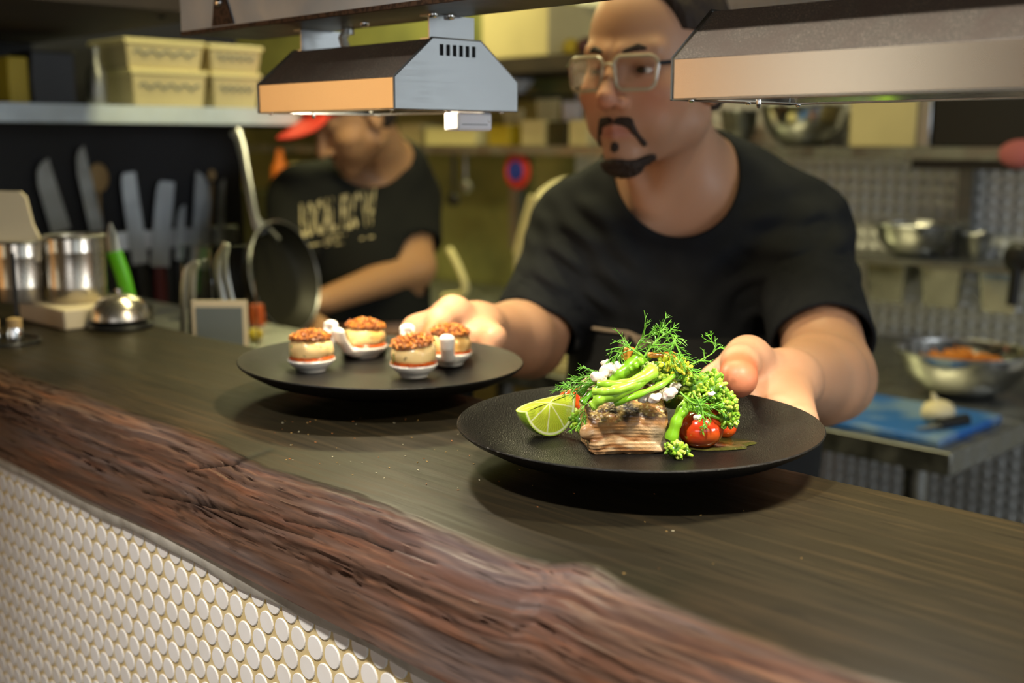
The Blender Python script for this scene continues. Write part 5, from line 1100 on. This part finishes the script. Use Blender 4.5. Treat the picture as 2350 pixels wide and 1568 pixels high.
b = MB(); b.fbox(PS-.05, -2.30, 1.546, 1.556, P(545, 290, 2.35)[2]+.0, P(545, 270, 2.35)[2]+.012); tag(obj('hanging_rail', b, M['black'], smooth=False), 'short dark rail at the end of the partition carrying the frying pan', 'rail')
# shelf on the partition with plastic tubs
SA = -2.20; zs1 = PA(300, 243, SA)[2]; zs0 = zs1-.030
b = MB(); b.fbox(PS+.001, SA, .36, 1.545, zs0, zs1); b.fbox(SA-.001, SA+.002, .36, 1.545, zs0-.004, zs1+.001); tag(obj('wall_shelf', b, M['galv'], smooth=False), 'long steel shelf on the black partition at the upper left', 'shelf')
def tub(px0, px1, py0, a_, z0, label, m='cream'):
    n0 = toF(PA(px0, 200, a_))[1]; n1 = toF(PA(px1, 200, a_))[1]; z1 = PA((px0+px1)/2, py0, a_)[2]; t = thing('food_tub', label, 'tub', F(a_-.08, (n0+n1)/2, z0), 'cream food tubs on the partition shelf')
    b = MB(); c0 = [(a_-.16, n0+.004), (a_, n0+.004), (a_, n1-.004), (a_-.16, n1-.004)]; ins = .006
    V = [F(a+(ins if a < a_-.1 else -ins), n+(ins if n == c0[0][1] else -ins), z0) for a, n in c0]+[F(a, n, z1-.010) for a, n in c0]; b.add(V, [(3, 2, 1, 0), (4, 5, 6, 7)]+[(i, (i+1) % 4, 4+(i+1) % 4, 4+i) for i in range(4)]); obj('body', b, M[m], t, smooth=False, bevel=.003)
    b = MB(); b.fbox(a_-.163, a_+.003, n0, n1, z1-.010, z1); obj('lid', b, M['lid'], t, smooth=False, bevel=.002)
    b = MB(); zc_ = z0+(z1-z0)*.55; nn = np.linspace(n0+.02, n1-.02, 14); b.tube([F(a_-.001, n, zc_+.006*math.sin(i*2.1)) for i, n in enumerate(nn)], .0022, 5); obj('marker_scribble', b, M['card'], t); return z1
zA = tub(300, 478, 160, SA-.02, zs1, 'lower left cream food tub on the partition shelf'); zB = tub(486, 600, 168, SA-.02, zs1, 'lower right cream food tub on the partition shelf')
tub(290, 474, 92, SA-.022, zA+.0005, 'upper left cream food tub on the partition shelf'); tub(482, 606, 105, SA-.022, zB+.0005, 'upper right cream food tub, scribbled, next to the heat lamp')
def pbox(name, px0, px1, py0, a_, z0, m, label, cat, dp=.1):
    n0 = toF(PA(px0, 200, a_))[1]; n1 = toF(PA(px1, 200, a_))[1]; z1 = PA((px0+px1)/2, py0, a_)[2]; b = MB(); b.fbox(a_-dp, a_, n0, n1, z0, z1); tag(obj(name, b, M[m], bevel=.003), label, cat)
pbox('yellow_carton', 20, 68, 130, SA-.03, zs1, 'yellow', 'yellow carton at the left of the partition shelf', 'carton'); pbox('black_carton', 74, 176, 118, SA-.02, zs1, 'black', 'black box between yellow carton and grey bottle on the shelf', 'box')
q = PA(225, 236, SA-.06); b = MB(); b.lathe([(.0, 0), (.018, 0), (.020, .01), (.020, .065), (.008, .09), (.008, .115), (.0, .116)], (q[0], q[1], zs1), 24); tag(obj('bottle', b, M['steel_dark']), 'grey bottle standing on the partition shelf left of the tubs', 'bottle')

# ================================================================== kitchen behind
def wb_(px0, px1, py0, py1, n, dp=.1):
    a0 = toF(PN(px0, (py0+py1)/2, n))[0]; a1 = toF(PN(px1, (py0+py1)/2, n))[0]; pm = (px0+px1)/2; return a0, a1, n, n+dp, PN(pm, py1, n)[2], PN(pm, py0, n)[2]
BZ = .90
t = thing('steel_bench', 'long olive-lit steel kitchen bench along the dimpled back wall', 'bench', F(-2, 2.3, 0))
b = MB(); b.fbox(-1.97, -.79, 1.79, 2.81, BZ-.04, BZ); obj('bench_top', b, M['steel_dark'], t, bevel=.002)
for a_ in (-.88, -1.9):
    for n_ in (1.86, 2.70): b = MB(); b.tube([F(a_, n_, 0), F(a_, n_, BZ-.04)], .02, 12); obj('leg', b, M['steel_dark'], t)
b = MB(); b.fbox(-1.93, -.85, 1.84, 2.75, .28, .30); obj('undershelf', b, M['steel_dark'], t, smooth=False)
t = thing('prep_bench', 'steel prep bench behind the cook with the red cap', 'bench', F(-3.5, 2.4, 0))
b = MB(); b.fbox(-5.5, -1.99, 2.10, 2.81, BZ-.04, BZ); obj('bench_top', b, M['steel_dark'], t, bevel=.002)
for a_ in (-2.06, -5.4):
    for n_ in (2.16, 2.76): b = MB(); b.tube([F(a_, n_, 0), F(a_, n_, BZ-.04)], .02, 12); obj('leg', b, M['steel_dark'], t)
# cutting board with garlic and knife, bowl of carrots
def onb(px, py): return PZ(px, py, BZ)
pts = [onb(1925, 985), onb(2150, 1030), onb(2262, 985), onb(2050, 948)]; b = MB(); a_c = [toF(q) for q in pts]; aa0, aa1 = -1.40, -.82; n0_, n1_ = 1.81, 2.06
b.fbox(aa0, aa1, n0_, n1_, BZ, BZ+.015); tag(obj('cutting_board', b, M['board'], bevel=.004), 'blue plastic cutting board on the steel bench at the right', 'cutting board')
q = onb(2150, 988)+np.array([0, 0, .015]); b = MB(); b.sph(q+np.array([0, 0, .018]), (.032, .026, .022), RZ(.4), 20, 12, jit=.08); b.tube([q+np.array([-.005, 0, .035]), q+np.array([-.012, 0, .052])], [.008, .003], 8); tag(obj('garlic_bulb', b, M['garlic']), 'pale garlic bulb on the blue cutting board', 'garlic')
t = thing('paring_knife', 'dark-handled knife lying on the blue cutting board by the garlic', 'knife', onb(2150, 1005)+np.array([0, 0, .015])); q1, q2, q3 = onb(2215, 990), onb(2150, 1004), onb(2100, 1012)
for q_ in (q1, q2, q3): q_[2] = BZ+.021
b = MB(); b.tube([q1, q2], [.011, .010], 10); obj('handle', b, M['black'], t); b = MB(); b.tube([q2, q3], [.010, .003], 8, flat=(.3, (0, 0, 1))); obj('blade', b, M['blade'], t)
def bowl(name, px, py, wpx, hpx, Z, z0, label, m='chrome', k=1.0):
    c = P(px, py, Z); r = wpx/2/FPX*Z; h = hpx/FPX*Z; prof = [(.0, 0), (r*.42, 0), (r*.68, h*.22), (r*.88, h*.55), (r*.97, h*.97), (r*1.02, h), (r*1.0, h*.985), (r*.95, h*.95), (r*.85, h*.55), (r*.65, h*.26), (r*.4, h*.05), (0, h*.04)]
    t = thing(name, label, 'bowl', (c[0], c[1], z0), 'steel bowls in the kitchen'); b = MB(); b.lathe(prof, (c[0], c[1], z0), 56); obj('shell', b, M[m], t)
    b = MB(); b.tube([np.array([c[0]+r*1.0*math.cos(q), c[1]+r*1.0*math.sin(q), z0+h]) for q in np.linspace(0, 2*PI, 49)], .003, 8, cap=False); obj('rolled_rim', b, M['steel'], t); return c, r, h
c, r, h = bowl('steel_bowl', 2205, 930, 300, 105, 2.32, BZ, 'large steel mixing bowl of shredded carrot on the bench at right')
b = MB()
for i in range(500):
    rr = r*.72*math.sqrt(RNG.rand()); th = RNG.rand()*2*PI; q = np.array([c[0]+rr*math.cos(th), c[1]+rr*math.sin(th), BZ+h*.50+.028*(1-(rr/r/.72)**2)+RNG.rand()*.012]); d_ = RNG.randn(3)*np.array([1, 1, .4]); d_ /= np.linalg.norm(d_); b.tube([q-d_*.014, q+d_*.014], .002, 4)
b.lathe([(0, 0), (r*.55, 0), (r*.74, h*.22), (0, h*.34)], (c[0], c[1], BZ+h*.27), 24)
tag(obj('shredded_carrot', b, M['carrot']), 'orange shredded carrot heaped in the large steel bowl', 'carrot', kind='stuff')
# wall shelf with bowls and boxes
a0, a1, n0, n1, z0, z1 = wb_(980, 2420, 336, 360, 2.60, .2); zz = PN(1900, 337, 2.60)[2]
b = MB(); b.fbox(-4.3, 0.35, 2.60, 2.815, zz-.028, zz); tag(obj('wall_shelf', b, M['steel_dark'], smooth=False), 'long steel shelf across the back wall behind the chef', 'shelf')
for x in (2222, 1180):
    a_ = toF(PN(x, 350, 2.78))[0]; b = MB(); b.fbox(a_-.018, a_+.018, 2.775, 2.815, CZ-.36, zz-.029); tag(obj('shelf_post', b, M['steel_dark'], smooth=False), {2222: 'upright steel post under the shelf behind the small steel bowls', 1180: 'upright post of the back shelf left of the chef'}[x], 'post')
def sbowl(px, wpx, hpx, label, n=2.70, m='chrome'): q = PN(px, 320, n); Z = q[1]*CT-(q[2]-CZ)*ST; return bowl('steel_bowl', px, 320, wpx, hpx, Z, zz, label, m)
sbowl(1842, 200, 92, 'big steel bowl on the back shelf right of the chef head'); sbowl(1695, 90, 80, 'smaller dark steel bowl on the back shelf just behind the chef neck', m='steel_dark')
def shbox(name, px0, px1, py0, n, z0, m, label, cat, dp=.15, bev=.004):
    a0, a1, n0, n1, _, z1 = wb_(px0, px1, py0, py0+10, n, dp); b = MB(); b.fbox(a0, a1, n0, n1, z0, z1); tag(obj(name, b, M[m], bevel=bev), label, cat); return z1
shbox('storage_box', 1952, 2106, 215, 2.62, zz, 'cream', 'cream storage box on the back shelf right of the big bowl', 'box'); shbox('steel_divider', 2110, 2140, 205, 2.62, zz, 'steel', 'narrow upright steel edge beside the cream storage box', 'divider'); shbox('black_appliance', 2146, 2420, 190, 2.62, zz, 'black', 'black appliance on the back shelf at the right edge', 'appliance', .18)
b = MB(); q = PN(2345, 336, 2.578); b.sph((q[0], q[1], zz-.014), (.05, .02, .032), RZ(ANG), 20, 12); tag(obj('pink_cloth', b, mat('pink_cloth', (.42, .12, .13), .85)), 'pinkish cloth bundle hanging over the shelf edge at far right', 'cloth')
a0, a1, _, _, z0, z1 = wb_(2092, 2335, 360, 374, 2.61, .02); b = MB(); b.fbox(a0, a1, 2.61, 2.63, zz-.05, zz-.029); tag(obj('black_strip', b, M['black'], smooth=False), 'black strip under the back shelf near the right edge', 'strip')
# cutlery tubs left of the chef's face
for i, (x0, x1, yt, m, lab) in enumerate(((1196, 1250, 226, 'cream', 'tub of pale spoons on the back shelf left of the chef'), (1256, 1300, 232, 'olive2', 'dark tub between two pale cutlery tubs on the back shelf'), (1306, 1350, 226, 'cream', 'pale cutlery tub nearest the chef face on the back shelf'), (1120, 1168, 250, 'yellow', 'ochre tub on the back shelf under the white bowl'))):
    a0, a1, n0, n1, _, z1 = wb_(x0, x1, yt, yt+10, 2.65, .14); t = thing('cutlery_tub', lab, 'tub', F((a0+a1)/2, 2.72, zz), 'tubs on the back shelf')
    b = MB(); b.fbox(a0, a1, n0, n1, zz, zz+(z1-zz)*.55); obj('tub', b, M[m], t, smooth=False, bevel=.003)
    for k in range(5): b = MB(); a_ = a0+(a1-a0)*(.15+.17*k); b.tube([F(a_, 2.72, zz+(z1-zz)*.5), F(a_+.003*(k-2), 2.72, z1)], [.004, .007], 6, flat=(.4, (0, 1, 0))); obj('utensil', b, M['lid'] if i != 1 else M['steel'], t)
zu = PN(1200, 130, 2.50)[2]
b = MB(); b.fbox(-4.3, -2.0, 2.50, 2.815, zu-.045, zu); tag(obj('upper_shelf', b, M['timber_dark'], smooth=False), 'dark upper shelf above the cutlery tubs', 'shelf')
shbox('large_carton', 1105, 1258, 10, 2.52, zu, 'cream', 'large cream carton on the dark upper shelf', 'carton', .25)
for i, (x, m, r, lab) in enumerate(((1312, 'yellow', .026, 'yellow packet beside the large carton on the upper shelf'), (1342, 'darkred', .026, 'purple-red packet at the end of the upper shelf by the chef'))):
    q = PN(x, 90, 2.6); b = MB(); b.sph((q[0], q[1], zu+r*.95), (r, r*.7, r), None, 14, 10, jit=.15); tag(obj('packet', b, M[m]), lab, 'packet')
q = PN(1175, 190, 2.72); b = MB(); rr = .075; b.lathe([(0, 0), (rr*.4, 0), (rr*.8, .03), (rr, .050), (rr*.95, .047), (rr*.7, .03), (0, .01)], (q[0], q[1], zz+.1605), 32); b2_ = b; 
b = MB(); b.fbox(-2.98, -2.55, 2.60, 2.81, zz+.148, zz+.16); tag(obj('mid_shelf', b, M['olive2'], smooth=False), 'small dark shelf holding a white bowl above the ochre tub', 'shelf'); a_q = toF(q)[0]
tag(obj('highlight_bowl', b2_, M['porcelain']), 'white bowl standing for a bright highlight, on the small shelf left of the chef', 'bowl')  # white porcelain puts a bright highlight into the colour
shbox('pale_tub', 975, 1092, 292, 2.62, zz, 'lid', 'pale green-lit tub on the back shelf below the white sensor', 'tub', .18); 
for x0, x1, yt, m, lab in ((860, 905, 300, 'olive2', 'dark jar on the back shelf behind the cook neck'), (915, 965, 285, 'cream', 'cream tub on the back shelf right of the cook neck')): shbox('jar', x0, x1, yt, 2.65, zz, m, lab, 'jar', .1)
# things under the shelf in the middle
q = PN(1190, 392, 2.63); t = thing('round_lid', 'red round lid with blue centre hanging under the back shelf', 'lid', q); b = MB(); R_ = frame_from(-E2) @ rot((1, 0, 0), -PI/2)
b.lathe([(0, 0), (.055, 0), (.058, .006), (.045, .012), (0, .012)], q, 32, R_); obj('rim', b, M['redp'], t); b = MB(); b.lathe([(0, .012), (.032, .012), (.030, .018), (0, .019)], q, 28, R_); obj('centre', b, M['bluep'], t)
for lab, x, y0_, y1_, m in (('dark ladle hanging under the back shelf beside the cook shoulder', 1040, 372, 470, 'black'), ('dark spatula hanging under the shelf right of the ladle', 1068, 372, 440, 'steel_dark')):
    t = thing('hanging_utensil', lab, 'utensil', PN(x, y1_, 2.66), 'utensils under the back shelf'); b = MB(); b.tube([np.array([*PN(x, y0_, 2.66)[:2], zz-.029]), PN(x, y1_-25, 2.66)], .006, 8); obj('handle', b, M[m], t); b = MB(); b.sph(PN(x, y1_-12, 2.66), (.032, .012, .024), RZ(ANG), 16, 10); obj('head', b, M[m], t)
b = MB(); q0, q1 = PN(1225, 455, 2.24), PN(1188, 585, 2.24); b.tube([q0+(q0-q1)*.02, (q0+q1)/2, q1], [.018, .020, .018], 12, flat=(.5, E2)); b.tube([q1, np.array([q1[0], q1[1]+.02, BZ+.003])], .010, 8); tag(obj('cream_paddle', b, M['cream']), 'cream paddle leaning upright between cook and chef', 'paddle')
b = MB(); q = PN(1330, 470, 2.45); b.sph((q[0], q[1], q[2]-.04), (.17, .12, .12), RZ(ANG), 28, 18, jit=.05); tag(obj('flour_sack', b, M['garlic']), 'cream sack behind the chef shoulder', 'sack')
b = MB(); b.fbox(*[v for v in (toF(q)[0]-.12, toF(q)[0]+.25, 2.46, 2.75)], BZ+.0, q[2]-.165); tag(obj('equipment_box', b, M['olive2'], bevel=.01), 'dark olive kitchen machine under the cream sack', 'appliance')
b = MB(); b.tube(spline([PN(1030, 572, 2.2), PN(1046, 600, 2.2), PN(1068, 655, 2.2), PN(1058, 676, 2.2), PN(1020, 682, 2.2)], 14), .011, 10); b.tube([PN(1020, 682, 2.2), np.array([*PN(1018, 700, 2.2)[:2], BZ])], .010, 8); tag(obj('bent_tap', b, M['lid']), 'bent pale tap handle rising from the bench beside the cook elbow', 'tap')
# stack of cream boards and paper on the bench under the chef's arm
q = onb(1270, 868); a_, n_ = toF(q); n_ = max(n_, 1.82)
for i in range(4): b = MB(); b.fbox(a_-.19+.01*i, a_+.14-.006*i, n_+.005*i, n_+.24, BZ+.028*i, BZ+.026+.028*i); tag(obj('food_tray', b, M['lid'] if i % 2 else M['cream'], bevel=.004), ['lowest', 'second', 'third', 'topmost'][i]+' cream tray in the stack on the bench under the chef arm', 'tray', 'cream trays stacked on the bench')
# rail with gastronorm pans on the dimpled wall
zr = PN(2150, 600, 2.62)[2]; b = MB(); b.fbox(-1.95, .35, 2.60, 2.815, zr-.012, zr); tag(obj('rail_shelf', b, M['steel_dark'], smooth=False), 'low wall shelf with hanging pans on the dimpled steel wall', 'shelf')
for i, (x0, x1, lab) in enumerate(((1985, 2075, 'first steel pan under the rail shelf beside the chef sleeve'), (2110, 2205, 'second steel pan under the rail shelf, below the steel bowl'), (2245, 2340, 'steel pan under the rail shelf at the right edge'))):
    a0, a1, _, _, _, _ = wb_(x0, x1, 620, 690, 2.63); z1 = zr-.0165; z0 = z1-.095; t = thing('gastro_pan', lab, 'pan', F((a0+a1)/2, 2.72, z0), 'steel pans under the rail shelf')
    b = MB(); ins = .008; V = [F(a, n, z0) for a, n in ((a0+ins, 2.64), (a1-ins, 2.64), (a1-ins, 2.75), (a0+ins, 2.75))]+[F(a, n, z1) for a, n in ((a0, 2.63), (a1, 2.63), (a1, 2.76), (a0, 2.76))]; b.add(V, [(3, 2, 1, 0), (4, 5, 6, 7)]+[(i_, (i_+1) % 4, 4+(i_+1) % 4, 4+i_) for i_ in range(4)]); obj('pan', b, M['chrome'], t, smooth=False, bevel=.004)
    b = MB(); b.fbox(a0-.006, a1+.006, 2.622, 2.768, z1, z1+.0035); obj('rim', b, M['steel'], t, smooth=False)
def rbowl(px, wpx, hpx, n, label, m='chrome'): q = PN(px, 590, n); Z = q[1]*CT-(q[2]-CZ)*ST; return bowl('steel_bowl', px, 590, wpx, hpx, Z, zr, label, m)
rbowl(2098, 188, 74, 2.69, 'steel bowl on the rail shelf in front of the dimpled wall'); rbowl(2240, 70, 58, 2.74, 'small dull bowl behind the steel bowl on the rail shelf', 'steel_dark')
t = thing('ladle', 'black ladle with steel handle hanging at the far right edge', 'ladle', PN(2335, 700, 2.46)); b = MB(); b.sph(PN(2334, 592, 2.46), (.030, .012, .034), RZ(ANG), 18, 12); obj('bowl', b, M['black'], t); b = MB(); b.tube([PN(2334, 612, 2.46), PN(2322, 700, 2.46)], .012, 10); obj('handle', b, M['black'], t)
# ceiling battens of the kitchen
for a_, n_, lab in ((-1.3, 1.15, 'fluorescent ceiling batten above the chef'), (-3.0, 2.1, 'fluorescent ceiling batten above the cook')):
    t = thing('ceiling_batten', lab, 'light', F(a_, n_, 2.54), 'kitchen ceiling battens'); b = MB(); b.fbox(a_-.6, a_+.6, n_-.07, n_+.07, 2.57, 2.62); obj('housing', b, M['whitep'], t, smooth=False); b = MB(); b.fbox(a_-.58, a_+.58, n_-.05, n_+.05, 2.545, 2.57); obj('diffuser', b, M['batten'], t, smooth=False)

# made-up ceiling fitting for the added tile spot
t = thing('added_spot_ring', 'made-up ceiling ring for the added tile spot, out of view', 'light', F(-.30, -.35, 2.57)); b = MB(); b.lathe([(.03, 2.60), (.055, 2.575), (.06, 2.575), (.06, 2.618), (.03, 2.618)], F(-.30, -.35, 0), 32); obj('ring', b, M['whitep'], t)
t = thing('reflection_blocker', 'unseen dark block added high on the back wall to darken the counter reflection', 'cabinet', F(-1.5, 2.6, 1.98))  # added out of view so the counter reflects something darker
b = MB(); b.fbox(-2.5, .6, 2.30, 2.815, 1.98, 2.5); obj('blocker_box', b, M['timber_dark'], t, smooth=False)
for i in range(4): b = MB(); b.fbox(-2.48+i*.775, -2.48+i*.775+.755, 2.28, 2.299, 2.0, 2.48); obj('blocker_panel', b, M['timber_dark'], t, smooth=False)

t = thing('pendant_lamp', 'round glowing pendant lamp in the dining room behind the viewer', 'lamp', F(-5.75, -3.05, 1.52)); b = MB(); b.sph(F(-5.75, -3.05, 1.70), .17, None, 28, 18); obj('globe', b, mat('pendant_globe', (1, .8, .5), .4, emit=((1.0, .72, .36), 5.0)), t); b = MB(); b.tube([F(-5.75, -3.05, 1.86), F(-5.75, -3.05, 2.62)], .004, 6); obj('cord', b, M['black'], t)
# things behind the cook on the prep bench
q = PN(665, 440, 2.55); a_ = toF(q)[0]; b = MB(); b.fbox(a_-.45, a_+.30, 2.45, 2.78, BZ, q[2]); tag(obj('bench_cabinet', b, M['olive2'], bevel=.006), 'dark olive cabinet on the prep bench behind the red cap', 'cabinet')
p_ = PN(645, 440, 2.55); b = MB(); b.lathe([(0, 0), (.033, 0), (.036, .01), (.034, .09), (.014, .13), (.012, .16), (0, .161)], (p_[0], p_[1], q[2]), 24); tag(obj('sauce_bottle', b, mat('orange_sauce_bottle', (.55, .13, .015), .35)), 'orange sauce bottle behind the peak of the red cap', 'bottle')
p_ = PN(712, 440, 2.60); b = MB(); b.lathe([(0, 0), (.05, 0), (.075, .10), (.078, .11), (0, .105)], (p_[0], p_[1], q[2]), 28); tag(obj('pale_bucket', b, M['lid']), 'pale bucket between the orange bottle and the cook face', 'bucket')
p_ = PZ(590, 745, LZ); b = MB(); b.lathe([(0, 0), (.014, 0), (.015, .02), (.012, .036), (0, .038)], (p_[0], p_[1], LZ), 20); tag(obj('orange_jar', b, mat('orange_red_jar', (.5, .09, .015), .4)), 'small orange-red jar on the ledge under the frying pan', 'jar')
p_ = PZ(586, 783, LZ); b = MB(); b.sph((p_[0], p_[1], LZ+.011), (.013, .011, .011), None, 16, 10); tag(obj('lemon', b, M['yellow']), 'small yellow lemon on the ledge beside the grey sign', 'lemon')

for o in bpy.data.objects:
    if '_b' in o.keys(): del o['_b']
